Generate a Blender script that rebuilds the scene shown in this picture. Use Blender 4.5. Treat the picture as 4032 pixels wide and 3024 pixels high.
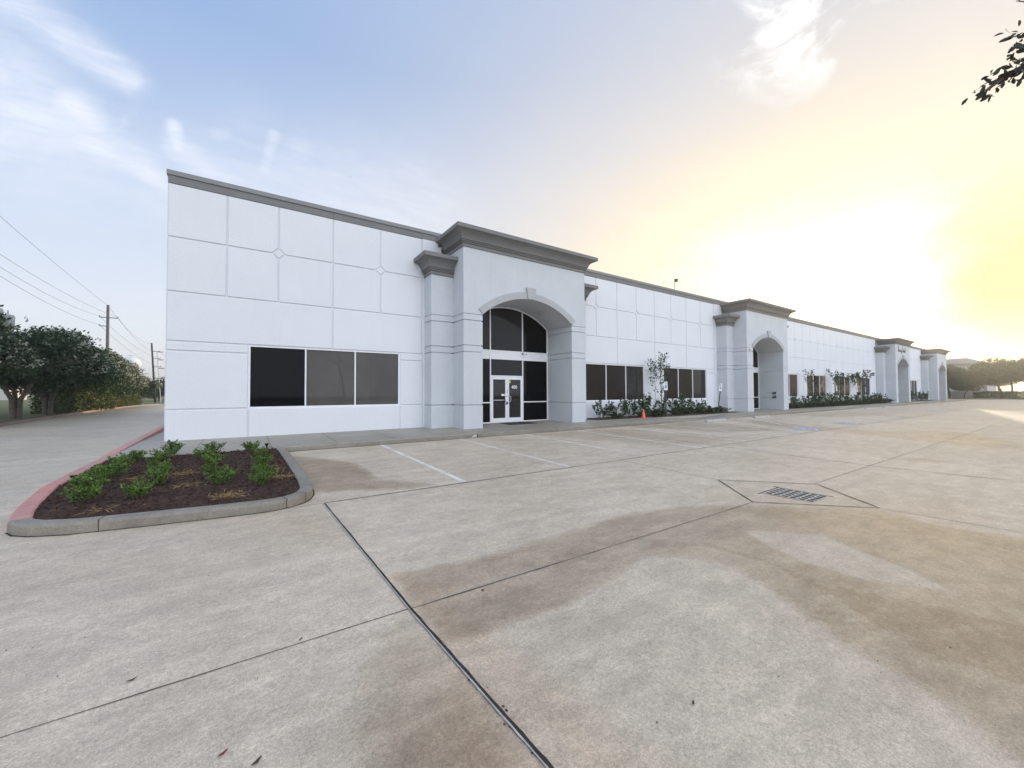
import bpy, bmesh, math, random
import numpy as np
from mathutils import Vector, Matrix
R = math.radians
rng = np.random.default_rng(7)
random.seed(7)
for o in list(bpy.data.objects):
    bpy.data.objects.remove(o)
scene = bpy.context.scene
COL = scene.collection

# ------------------------------------------------------------------ camera
F_PX, PITCH, ROLL, YAW = 1553.2, R(1.3156), R(-0.2691), R(33.878)
cam_d = bpy.data.cameras.new('camera'); cam = bpy.data.objects.new('camera', cam_d)
COL.objects.link(cam); scene.camera = cam
cam_d.sensor_width = 36; cam_d.lens = 36 * F_PX / 4032
cam_d.clip_start = 0.05; cam_d.clip_end = 6000
fw = Vector((math.sin(YAW) * math.cos(PITCH), math.cos(YAW) * math.cos(PITCH), math.sin(PITCH)))
r0 = Vector((math.cos(YAW), -math.sin(YAW), 0)); u0 = r0.cross(fw)
rt = r0 * math.cos(ROLL) + u0 * math.sin(ROLL); up = -r0 * math.sin(ROLL) + u0 * math.cos(ROLL)
cam.matrix_world = Matrix(((rt.x, up.x, -fw.x, 0), (rt.y, up.y, -fw.y, 0), (rt.z, up.z, -fw.z, 0), (0, 0, 0, 1)))

scene.view_settings.view_transform = 'Standard'
scene.view_settings.look = 'None'
scene.view_settings.exposure = 0.33
scene.view_settings.gamma = 1.0

# ------------------------------------------------------------------ node helper
class NT:
    def __init__(s, nt):
        s.nt = nt; s.N = nt.nodes; s.L = nt.links
    def n(s, t, **kw):
        nd = s.N.new(t)
        for k, v in kw.items(): setattr(nd, k, v)
        return nd
    def put(s, sock, v):
        if isinstance(v, bpy.types.NodeSocket): s.L.new(v, sock)
        else:
            if hasattr(sock.default_value, '__len__') and not hasattr(v, '__len__'): v = (v, v, v, 1)[:len(sock.default_value)]
            if hasattr(v, '__len__') and len(v) == 3 and len(sock.default_value) == 4: v = (*v, 1)
            sock.default_value = v
    def m(s, op, a, b=None, c=None, clamp=False):
        nd = s.n('ShaderNodeMath', operation=op, use_clamp=clamp)
        s.put(nd.inputs[0], a)
        if b is not None: s.put(nd.inputs[1], b)
        if c is not None: s.put(nd.inputs[2], c)
        return nd.outputs[0]
    def v(s, op, a, b=None, sc=None):
        nd = s.n('ShaderNodeVectorMath', operation=op)
        s.put(nd.inputs[0], a)
        if b is not None: s.put(nd.inputs[1], b)
        if sc is not None: s.put(nd.inputs['Scale'], sc)
        return nd.outputs['Value'] if op in ('DOT_PRODUCT', 'LENGTH', 'DISTANCE') else nd.outputs[0]
    def mix(s, f, a, b, bt='MIX'):
        nd = s.n('ShaderNodeMix', data_type='RGBA', blend_type=bt)
        s.put(nd.inputs[0], f); s.put(nd.inputs[6], a); s.put(nd.inputs[7], b)
        return nd.outputs[2]
    def mr(s, x, a, b, c=0., d=1., smooth=True):
        nd = s.n('ShaderNodeMapRange', interpolation_type='SMOOTHSTEP' if smooth else 'LINEAR')
        for i, q in enumerate((x, a, b, c, d)): s.put(nd.inputs[i], q)
        return nd.outputs[0]
    def noise(s, vec, scale, detail=3., rough=.55, dist=0.):
        nd = s.n('ShaderNodeTexNoise'); s.L.new(vec, nd.inputs['Vector'])
        nd.inputs['Scale'].default_value = scale; nd.inputs['Detail'].default_value = detail
        nd.inputs['Roughness'].default_value = rough; nd.inputs['Distortion'].default_value = dist
        return nd.outputs['Fac']
    def scale(s, vec, sc, loc=(0, 0, 0), rot=(0, 0, 0)):
        nd = s.n('ShaderNodeMapping'); s.L.new(vec, nd.inputs[0])
        nd.inputs['Scale'].default_value = sc; nd.inputs['Location'].default_value = loc; nd.inputs['Rotation'].default_value = rot
        return nd.outputs[0]

# ------------------------------------------------------------------ sky
SUN_AZ, SUN_EL = 11.0, 5.6      # degrees: azimuth from +X towards +Y
SV = Vector((math.cos(R(SUN_EL)) * math.cos(R(SUN_AZ)), math.cos(R(SUN_EL)) * math.sin(R(SUN_AZ)), math.sin(R(SUN_EL))))
world = bpy.data.worlds.new('World'); scene.world = world; world.use_nodes = True
w = NT(world.node_tree); w.N.clear()
geo = w.n('ShaderNodeTexCoord').outputs['Generated']
d = w.v('NORMALIZE', geo)
sep = w.n('ShaderNodeSeparateXYZ'); w.L.new(d, sep.inputs[0]); dx, dy, dz = sep.outputs
nish = w.n('ShaderNodeTexSky', sky_type='NISHITA', sun_disc=False)
nish.sun_elevation = R(SUN_EL); nish.sun_rotation = R(90 - SUN_AZ); nish.air_density = 1.0; nish.dust_density = 2.0; nish.ozone_density = 2.0
zc = w.m('MAXIMUM', dz, 0.0)
BLUE = (0.225, 0.375, 0.66); HOR = (0.86, 0.88, 0.93)
base = w.mix(w.mr(zc, 0.0, 0.62, 0, 1, False), HOR, BLUE)
base = w.mix(0.12, base, w.v('SCALE', nish.outputs[0], sc=0.35))
# elliptical sun glow (wider than high, thin cloud near the horizon)
GA, GE = R(17.5), R(9)
gv = Vector((math.cos(GE) * math.cos(GA), math.cos(GE) * math.sin(GA), math.sin(GE) * 1.45)).normalized()
dq = w.v('NORMALIZE', w.v('MULTIPLY', d, (1, 1, 1.45)))
wn = w.noise(w.scale(d, (1.6, 1.6, 5.0)), 1.6, 5, .6, .4)
cs = w.m('ADD', w.m('MULTIPLY', w.v('DOT_PRODUCT', dq, tuple(gv)), 0.5), 0.5)
cs = w.m('MINIMUM', w.m('ADD', cs, w.m('MULTIPLY', w.m('SUBTRACT', wn, .5), .018)), 1.0)
veil = w.m('POWER', cs, 5.5)
sky = w.mix(w.m('MULTIPLY', veil, 1.02, clamp=True), base, (0.69, 0.645, 0.60))
gv2 = Vector((math.cos(GE) * math.cos(GA), math.cos(GE) * math.sin(GA), math.sin(GE) * 2.1)).normalized()
cs2 = w.m('ADD', w.m('MULTIPLY', w.v('DOT_PRODUCT', w.v('NORMALIZE', w.v('MULTIPLY', d, (1, 1, 2.1))), tuple(gv2)), 0.5), 0.5)
cs2 = w.m('MINIMUM', w.m('ADD', cs2, w.m('MULTIPLY', w.m('SUBTRACT', wn, .5), .05)), 1.0)
warm = w.m('POWER', cs2, 17.)
sky = w.mix(w.m('MULTIPLY', warm, .95, clamp=True), sky, (.92, .69, .34))
glow = w.m('POWER', cs2, 62.)
sky = w.v('ADD', sky, w.v('SCALE', (2.3, 1.75, .98), sc=glow))
# yellow low sky to the right of the glow
azr = w.m('ARCTAN2', dy, dx)
yel = w.m('MULTIPLY', w.mr(w.m('ADD', azr, w.m('MULTIPLY', w.m('SUBTRACT', wn, .5), .20)), R(12.0), R(4.5)), w.mr(dz, .42, .12))
yel = w.m('MULTIPLY', yel, w.mr(dx, 0, .3))
sky = w.mix(w.m('MULTIPLY', yel, .92), sky, (.76, .50, .05))
# cirrus, placed by world direction (gnomonic about +Y)
dyc = w.m('MAXIMUM', dy, .05)
gx = w.m('DIVIDE', dx, dyc); gz = w.m('DIVIDE', dz, dyc)
cmb = w.n('ShaderNodeCombineXYZ'); w.L.new(gx, cmb.inputs[0]); w.L.new(gz, cmb.inputs[1]); gp = cmb.outputs[0]
n1 = w.noise(w.scale(gp, (1, 1, 1)), 9, 7, .62, .6)
n2 = w.noise(w.scale(gp, (1.5, 7, 1), rot=(0, 0, R(32))), 5, 5, .6, .5)
wob = w.v('SCALE', w.v('SUBTRACT', w.n('ShaderNodeTexNoise').outputs['Color'], (.5, .5, .5)), sc=.0)
def seg(ax, ay, bx, by, wid, amp, w2=None):
    ab = (bx - ax, by - ay, 0); L2 = ab[0] ** 2 + ab[1] ** 2
    pa = w.v('SUBTRACT', gp, (ax, ay, 0))
    t = w.m('MULTIPLY', w.v('DOT_PRODUCT', pa, ab), 1 / L2, clamp=True)
    dist = w.v('LENGTH', w.v('SUBTRACT', pa, w.v('SCALE', ab, sc=t)))
    dist = w.m('ADD', dist, w.m('MULTIPLY', w.m('SUBTRACT', n1, .5), wid * 1.4))
    if w2 is None: w2 = wid
    wd = w.m('ADD', w.m('MULTIPLY', t, w2 - wid), wid)
    q = w.m('DIVIDE', dist, wd)
    g = w.m('POWER', 2.718, w.m('MULTIPLY', w.m('MULTIPLY', q, q), -1.0))
    return w.m('MULTIPLY', g, amp)
def ray(x, y):   # pixel of the 2212 px wide view -> world direction, used to place the clouds
    X = (x * 1.82278 - 2016) / F_PX; Y = (y * 1.82278 - 1512) / F_PX
    return fw + rt * X - up * Y
def gq(x, y):
    r = ray(x, y); return r.x / r.y, r.z / r.y
cl = None
for (x1, y1, x2, y2, wd, am, w2) in [(20, 0, 270, 165, .05, .55, .03), (0, 215, 210, 300, .13, .55, .05), (150, 225, 200, 270, .035, .75, .03),
                                 (190, 300, 350, 395, .05, .60, .03), (376, 272, 384, 318, .013, .65, .016), (384, 318, 480, 400, .03, .5, .06),
                                 (592, 290, 570, 370, .014, .38, .02), (650, 330, 640, 380, .04, .28, .03), (470, 292, 486, 288, .02, .28, .02),
                                 (100, 330, 420, 420, .10, .30, .09), (500, 400, 900, 440, .12, .30, .14)]:
    a = gq(x1, y1); b = gq(x2, y2)
    s_ = seg(a[0], a[1], b[0], b[1], wd, am, w2)
    cl = s_ if cl is None else w.m('MAXIMUM', cl, s_)
cl = w.m('MULTIPLY', cl, w.m('ADD', w.m('MULTIPLY', n2, 1.6), .02))
sky = w.mix(w.m('MULTIPLY', cl, w.mr(dy, .05, .2), clamp=True), sky, (.86, .88, .93))
# small broken cloud high up on the right, plus faint bands
tp = ray(1740, 10).normalized()
near = w.mr(w.v('DISTANCE', d, tuple(tp)), .165, .03)
pn = w.n('ShaderNodeCombineXYZ'); zz = w.m('ADD', zc, .25)
w.L.new(w.m('DIVIDE', dx, zz), pn.inputs[0]); w.L.new(w.m('DIVIDE', dy, zz), pn.inputs[1])
n3 = w.noise(pn.outputs[0], 7.0, 8, .62, .35)
puff = w.m('MULTIPLY', near, w.mr(n3, .47, .66))
sky = w.mix(w.m('MULTIPLY', puff, .9, clamp=True), sky, (1.0, 1.0, 1.0))
n4 = w.noise(w.scale(pn.outputs[0], (1, 2.6, 1), rot=(0, 0, R(15))), 1.1, 6, .6, .5)
sky = w.mix(w.m('MULTIPLY', w.mr(n4, .45, .8), .28), sky, w.v('MULTIPLY', sky, (1.18, 1.15, 1.10)))
# brighter sky added out of view behind the camera to light the shaded facade
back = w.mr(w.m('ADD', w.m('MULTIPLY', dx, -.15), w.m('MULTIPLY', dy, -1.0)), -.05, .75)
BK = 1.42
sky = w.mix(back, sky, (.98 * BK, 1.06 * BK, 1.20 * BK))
sky = w.mix(w.mr(dz, 0.0, -.04), sky, (.30, .29, .26))
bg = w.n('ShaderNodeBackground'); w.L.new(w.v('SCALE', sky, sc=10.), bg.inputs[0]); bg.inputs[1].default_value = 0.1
wo = w.n('ShaderNodeOutputWorld'); w.L.new(bg.outputs[0], wo.inputs[0])

# ------------------------------------------------------------------ sun
sl = bpy.data.lights.new('sun', 'SUN'); sl.energy = 5.0; sl.angle = R(0.6); sl.color = (1.0, .86, .62)
so = bpy.data.objects.new('sun', sl); COL.objects.link(so); so.rotation_euler = SV.to_track_quat('Z', 'Y').to_euler()
so.location = (60, 20, 40)

# ------------------------------------------------------------------ materials
def mat(name, col, rough=.6, metal=0., var=.0, vscale=4., bump=0., bscale=60., spec=.5, transl=0., col2=None, fine=0.):
    m_ = bpy.data.materials.new(name); m_.use_nodes = True
    t = NT(m_.node_tree); b = t.N['Principled BSDF']
    tc = t.n('ShaderNodeTexCoord').outputs['Object']
    c = (*col, 1)
    if var > 0 or col2:
        nz = t.noise(tc, vscale, 5, .6)
        c2 = col2 if col2 else tuple(max(0, x * (1 - var)) for x in col)
        c = t.mix(t.mr(nz, .3, .7), c, c2)
    if fine > 0:
        nz = t.noise(tc, bscale, 3, .6)
        c = t.mix(1.0, c, t.mr(nz, .25, .75, 1 - fine, 1 + fine), 'MULTIPLY')
    t.put(b.inputs['Base Color'], c)
    b.inputs['Roughness'].default_value = rough; b.inputs['Metallic'].default_value = metal
    b.inputs['Specular IOR Level'].default_value = spec
    if bump > 0:
        bp = t.n('ShaderNodeBump'); bp.inputs['Strength'].default_value = bump; bp.inputs['Distance'].default_value = .01
        t.L.new(t.noise(tc, bscale, 4, .65), bp.inputs['Height']); t.L.new(bp.outputs[0], b.inputs['Normal'])
    if transl > 0:
        out = t.N['Material Output']; tr = t.n('ShaderNodeBsdfTranslucent'); t.put(tr.inputs[0], c)
        mx = t.n('ShaderNodeMixShader'); mx.inputs[0].default_value = transl
        t.L.new(b.outputs[0], mx.inputs[1]); t.L.new(tr.outputs[0], mx.inputs[2]); t.L.new(mx.outputs[0], out.inputs[0])
    return m_
def stucco(name, col, var=.06):
    m_ = bpy.data.materials.new(name); m_.use_nodes = True
    t = NT(m_.node_tree); b = t.N['Principled BSDF']; tc = t.n('ShaderNodeTexCoord').outputs['Object']
    big = t.noise(tc, .9, 5, .6, .3); st = t.noise(t.scale(tc, (3.2, 3.2, .22)), 1.6, 6, .7); fi = t.noise(tc, 22, 4, .7)
    c = t.mix(t.mr(big, .3, .7), (*col, 1), tuple(x * (1 - var) for x in col))
    c = t.mix(t.m('MULTIPLY', t.mr(st, .5, .75), .55), c, tuple(x * (1 - var * 2.2) for x in col))
    c = t.mix(1.0, c, t.mr(fi, .3, .7, .965, 1.03), 'MULTIPLY')
    t.put(b.inputs['Base Color'], c); b.inputs['Roughness'].default_value = .85; b.inputs['Specular IOR Level'].default_value = .25
    bp = t.n('ShaderNodeBump'); bp.inputs['Strength'].default_value = .22; bp.inputs['Distance'].default_value = .008
    t.L.new(t.noise(tc, 34, 5, .75), bp.inputs['Height']); t.L.new(bp.outputs[0], b.inputs['Normal'])
    return m_
M = {}
M['wall'] = stucco('white_stucco', (.725, .74, .765), .025)
M['portico'] = stucco('pale_grey_stucco', (.57, .595, .62), .06)
M['trim'] = stucco('grey_arch_stucco', (.43, .435, .44), .05)
M['cornice'] = stucco('grey_cornice', (.205, .205, .203), .08)
M['coping'] = mat('metal_coping', (.22, .225, .225), .5, 0., .1, 3)
M['frame'] = mat('white_aluminium', (.82, .82, .84), .35, .0, .06, 5)
M['silver'] = mat('brushed_metal', (.6, .6, .62), .3, .8)
M['black'] = mat('black_plastic', (.015, .015, .016), .45)
M['rubber'] = mat('rubber_mat', (.022, .022, .024), .85, bump=.5, bscale=200)
M['white'] = mat('white_vinyl', (.8, .8, .8), .5)
M['yellow'] = mat('yellow_sticker', (.62, .66, .12), .5)
M['roof'] = mat('roof_membrane', (.35, .35, .34), .8)
M['grass'] = mat('grass_ground', (.060, .085, .022), .95, var=.4, vscale=.35, col2=(.11, .115, .04), bump=.6, bscale=12, fine=.35)
M['field'] = mat('field_grass', (.075, .095, .030), .95, var=.4, vscale=.06, col2=(.15, .14, .06), fine=.3, bscale=3)
M['leaf'] = mat('shrub_leaf', (.065, .14, .018), .42, var=.5, vscale=9, col2=(.13, .22, .03), transl=.25)
M['leafy'] = mat('shrub_new_leaf', (.18, .29, .035), .42, var=.4, vscale=14, transl=.3)
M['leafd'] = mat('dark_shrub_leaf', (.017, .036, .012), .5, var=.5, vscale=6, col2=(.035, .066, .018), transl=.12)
M['leafl'] = mat('crape_leaf', (.030, .058, .020), .5, var=.5, vscale=1.4, col2=(.055, .095, .028), transl=.3)
M['leafh'] = mat('hedge_leaf', (.085, .115, .022), .55, var=.4, vscale=2.0, col2=(.13, .13, .03), transl=.3)
M['leafo'] = mat('oak_leaf', (.055, .075, .030), .55, var=.4, vscale=.5, col2=(.085, .105, .04), transl=.3)
M['leafs'] = mat('overhead_leaf', (.030, .038, .022), .5, var=.3, vscale=20, transl=.12)
M['flower'] = mat('white_blossom', (.48, .46, .38), .8, transl=.3)
M['bark'] = mat('bark', (.16, .13, .10), .9, var=.4, vscale=6, bump=.8, bscale=25)
M['barkl'] = mat('pale_bark', (.26, .22, .18), .85, var=.4, vscale=5, bump=.4, bscale=20)
M['pole'] = mat('pole_wood', (.13, .11, .10), .9, var=.4, vscale=3, bump=.5, bscale=20)
M['poleb'] = mat('dark_pole', (.03, .03, .03), .8)
M['wire'] = mat('wire', (.16, .17, .19), .6)
M['green_post'] = mat('green_steel', (.02, .05, .055), .5)
M['orange'] = mat('cone_orange', (.85, .16, .07), .5, var=.2, vscale=20)
M['signw'] = mat('sign_white', (.82, .84, .85), .4)
M['signb'] = mat('sign_blue', (.02, .07, .28), .4)
M['signg'] = mat('sign_green', (.03, .14, .12), .4)
M['tower'] = mat('tower_paint', (.62, .66, .70), .6)
M['brownlet'] = mat('brown_letters', (.12, .07, .06), .5)
M['steel'] = mat('galvanised_grate', (.58, .52, .44), .8, .0, .3, 30)
M['hole'] = mat('drain_dark', (.006, .006, .006), .9)
M['straw'] = mat('dry_straw', (.42, .27, .11), .9, var=.4, vscale=30)
M['deadleaf'] = mat('dead_leaf', (.06, .042, .03), .8)
M['redleaf'] = mat('red_leaf', (.17, .02, .02), .7)
M['palebit'] = mat('pale_chip', (.55, .52, .46), .8)
M['seal'] = mat('joint_sealant', (.50, .48, .45), .7, var=.35, vscale=14)
M['crack'] = mat('joint_gap', (.045, .038, .030), .95, var=.5, vscale=40)
M['hair'] = mat('thin_joint', (.15, .125, .10), .95, var=.4, vscale=9)
M['paint'] = mat('lot_paint', (.76, .73, .67), .7, vscale=2.2, col2=(.57, .50, .41))
M['bpaint'] = mat('blue_lot_paint', (.40, .44, .56), .7, var=.3, vscale=4)
M['farwall'] = mat('far_cream', (.52, .50, .47), .85)
M['farroof'] = mat('far_roof', (.36, .36, .38), .7)
M['can'] = mat('transformer_grey', (.36, .39, .41), .5)

def concrete(name, col, col2, speck=.14, rough=.52, stain=False, lineobj=False):
    m_ = bpy.data.materials.new(name); m_.use_nodes = True
    t = NT(m_.node_tree); b = t.N['Principled BSDF']; tc = t.n('ShaderNodeTexCoord').outputs['Object']
    big = t.noise(tc, .35, 6, .6, .4); mid = t.noise(t.scale(tc, (1, 2.2, 1)), 1.7, 6, .65, .3)
    c = t.mix(t.mr(big, .32, .68), (*col, 1), col2)
    c = t.mix(1.0, c, t.mr(mid, .28, .72, .86, 1.10), 'MULTIPLY')
    blot = t.noise(tc, 7, 5, .7, .5)
    c = t.mix(1.0, c, t.mr(blot, .3, .72, 1.08, .90), 'MULTIPLY')
    mott = t.noise(t.scale(tc, (1, 1.6, 1), rot=(0, 0, .4)), 16, 5, .75, .5)
    c = t.mix(1.0, c, t.mr(mott, .32, .68, 1.06, .91), 'MULTIPLY')
    oil = t.noise(tc, 2.4, 2, .5)
    c = t.mix(t.m('MULTIPLY', t.mr(oil, .70, .76), .35), c, t.mix(1., c, (.6, .57, .53, 1), 'MULTIPLY'))
    wv = t.noise(t.scale(tc, (.35, 3.0, 1), rot=(0, 0, .06)), 1.2, 4, .6)
    c = t.mix(t.m('MULTIPLY', t.mr(wv, .58, .70), .22), c, t.mix(1., c, (.74, .70, .66, 1), 'MULTIPLY'))
    fn = t.noise(tc, 50, 4, .75); ff = t.noise(tc, 150, 2, .6)
    rh = rough
    if stain:
        at = t.n('ShaderNodeAttribute', attribute_name='stain'); sp = t.n('ShaderNodeSeparateColor'); t.L.new(at.outputs['Color'], sp.inputs[0])  # red: brown stain, green: painted drive shade, blue: rust
        edge = t.m('MULTIPLY', t.m('SUBTRACT', t.noise(tc, 6, 8, .8, .6), .5), .62)
        edge2 = t.m('MULTIPLY', t.m('SUBTRACT', t.noise(tc, 38, 4, .8), .5), .45)
        s = t.m('ADD', sp.outputs[0], t.m('MULTIPLY', t.m('ADD', edge, edge2), t.mr(sp.outputs[0], .02, .25)))
        s0 = s; s = t.mr(s, .26, .66)
        brown = t.mix(t.mr(t.noise(tc, 1.1, 5, .6), .35, .65), (.60, .55, .485, 1), (.76, .71, .645, 1))
        c = t.mix(t.m('MULTIPLY', s, t.mr(t.noise(t.scale(tc, (1, 2.2, 1), rot=(0, 0, .5)), 3.1, 7, .75), .32, .66, .62, 1.0)), c, t.mix(1.0, c, brown, 'MULTIPLY'))
        c = t.mix(t.m('MULTIPLY', t.m('MULTIPLY', t.mr(s0, .20, .34), t.mr(s0, .60, .40)), .35), c, t.mix(1., c, (.78, .73, .66, 1), 'MULTIPLY'))
        c = t.mix(t.m('MULTIPLY', t.mr(s0, .80, 1.0), .75), c, t.mix(1., c, (.76, .71, .65, 1), 'MULTIPLY'))
        c = t.mix(t.m('MULTIPLY', sp.outputs[2], .55), c, t.mix(1., c, (.95, .72, .52, 1), 'MULTIPLY'))
        c = t.mix(t.m('MULTIPLY', t.mr(sp.outputs[1], .25, .7), .6), c, t.mix(1., c, (.86, .90, .93, 1), 'MULTIPLY'))  # shade over the side drive, painted in as a blue-grey tint
        rh = t.mr(s, 0, 1, rough, rough - .1)
    c = t.mix(1.0, c, t.mr(fn, .25, .75, 1 - speck, 1 + speck), 'MULTIPLY')
    c = t.mix(1.0, c, t.mr(ff, .3, .7, 1 - speck * .9, 1 + speck * .9), 'MULTIPLY')
    peb = t.noise(tc, 38, 1, .5)
    c = t.mix(t.m('MULTIPLY', t.mr(peb, .70, .76), .5), c, t.mix(1., c, (.62, .58, .54, 1), 'MULTIPLY'))
    t.put(b.inputs['Base Color'], c)
    t.put(b.inputs['Roughness'], rh); b.inputs['Specular IOR Level'].default_value = .5
    bp = t.n('ShaderNodeBump'); bp.inputs['Strength'].default_value = .35; bp.inputs['Distance'].default_value = .006
    t.L.new(fn, bp.inputs['Height']); t.L.new(bp.outputs[0], b.inputs['Normal'])
    return m_
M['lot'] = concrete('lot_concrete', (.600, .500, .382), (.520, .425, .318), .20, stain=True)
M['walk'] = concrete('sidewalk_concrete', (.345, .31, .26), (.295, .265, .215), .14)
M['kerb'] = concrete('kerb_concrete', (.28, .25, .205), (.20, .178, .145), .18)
M['stop'] = concrete('wheel_stop_concrete', (.44, .42, .385), (.37, .35, .31), .10)
M['ramp'] = concrete('ramp_concrete', (.27, .27, .265), (.23, .23, .22), .10)
M['chip'] = mat('broken_concrete', (.50, .47, .43), .9)
def redkerb():
    m_ = concrete('red_painted_kerb', (.60, .235, .205), (.44, .25, .21), .14)
    return m_
M['red'] = redkerb()
M['redold'] = concrete('faded_red_kerb', (.26, .13, .11), (.30, .20, .17), .15)
def mulch_mat():
    m_ = bpy.data.materials.new('bark_mulch'); m_.use_nodes = True
    t = NT(m_.node_tree); b = t.N['Principled BSDF']; tc = t.n('ShaderNodeTexCoord').outputs['Object']
    n = t.noise(t.scale(tc, (1, 2.5, 1), rot=(0, 0, .5)), 28, 4, .7, .6)
    c = t.mix(t.mr(n, .3, .7), (.022, .012, .008, 1), (.085, .042, .026, 1))
    t.put(b.inputs['Base Color'], c); b.inputs['Roughness'].default_value = .95
    bp = t.n('ShaderNodeBump'); bp.inputs['Strength'].default_value = .9; bp.inputs['Distance'].default_value = .03
    t.L.new(n, bp.inputs['Height']); t.L.new(bp.outputs[0], b.inputs['Normal'])
    return m_
M['mulch'] = mulch_mat()
M['chips1'] = mat('bark_chip', (.075, .036, .022), .9, var=.5, vscale=9)
M['chips2'] = mat('pale_bark_chip', (.14, .085, .06), .9, var=.5, vscale=9)
def glass(name, col, slats=False, rough=.04, spec=.5):
    m_ = bpy.data.materials.new(name); m_.use_nodes = True
    t = NT(m_.node_tree); b = t.N['Principled BSDF']; tc = t.n('ShaderNodeTexCoord').outputs['Object']
    c = (*col, 1)
    if slats:
        sx = t.n('ShaderNodeSeparateXYZ'); t.L.new(tc, sx.inputs[0])
        f = t.m('FRACT', t.m('MULTIPLY', sx.outputs[2], 30.))
        st = t.mr(f, .0, .22, .68, 1.0)
        cord = t.m('FRACT', t.m('MULTIPLY', sx.outputs[0], .92))
        st = t.m('MULTIPLY', st, t.mr(t.m('ABSOLUTE', t.m('SUBTRACT', cord, .5)), .0, .012, .72, 1.))
        c = t.mix(1., c, st, 'MULTIPLY')
        c = t.mix(1., c, t.mr(t.noise(tc, .8, 2), .3, .7, .85, 1.12), 'MULTIPLY')
    t.put(b.inputs['Base Color'], c); b.inputs['Roughness'].default_value = rough; b.inputs['Specular IOR Level'].default_value = spec
    return m_
M['pane_dark'] = glass('dark_glass', (.004, .004, .005), spec=.12)
M['pane_blind'] = glass('blinds_behind_glass', (.090, .082, .076), True, spec=.22)
M['pane_brown'] = glass('bronze_blinds_behind_glass', (.030, .0265, .0225), True, rough=.12, spec=.04)
M['pane_door'] = glass('door_glass', (.016, .015, .014), spec=.35)
M['pane_grey'] = glass('smoky_glass', (.030, .030, .031), spec=.12)

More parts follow.
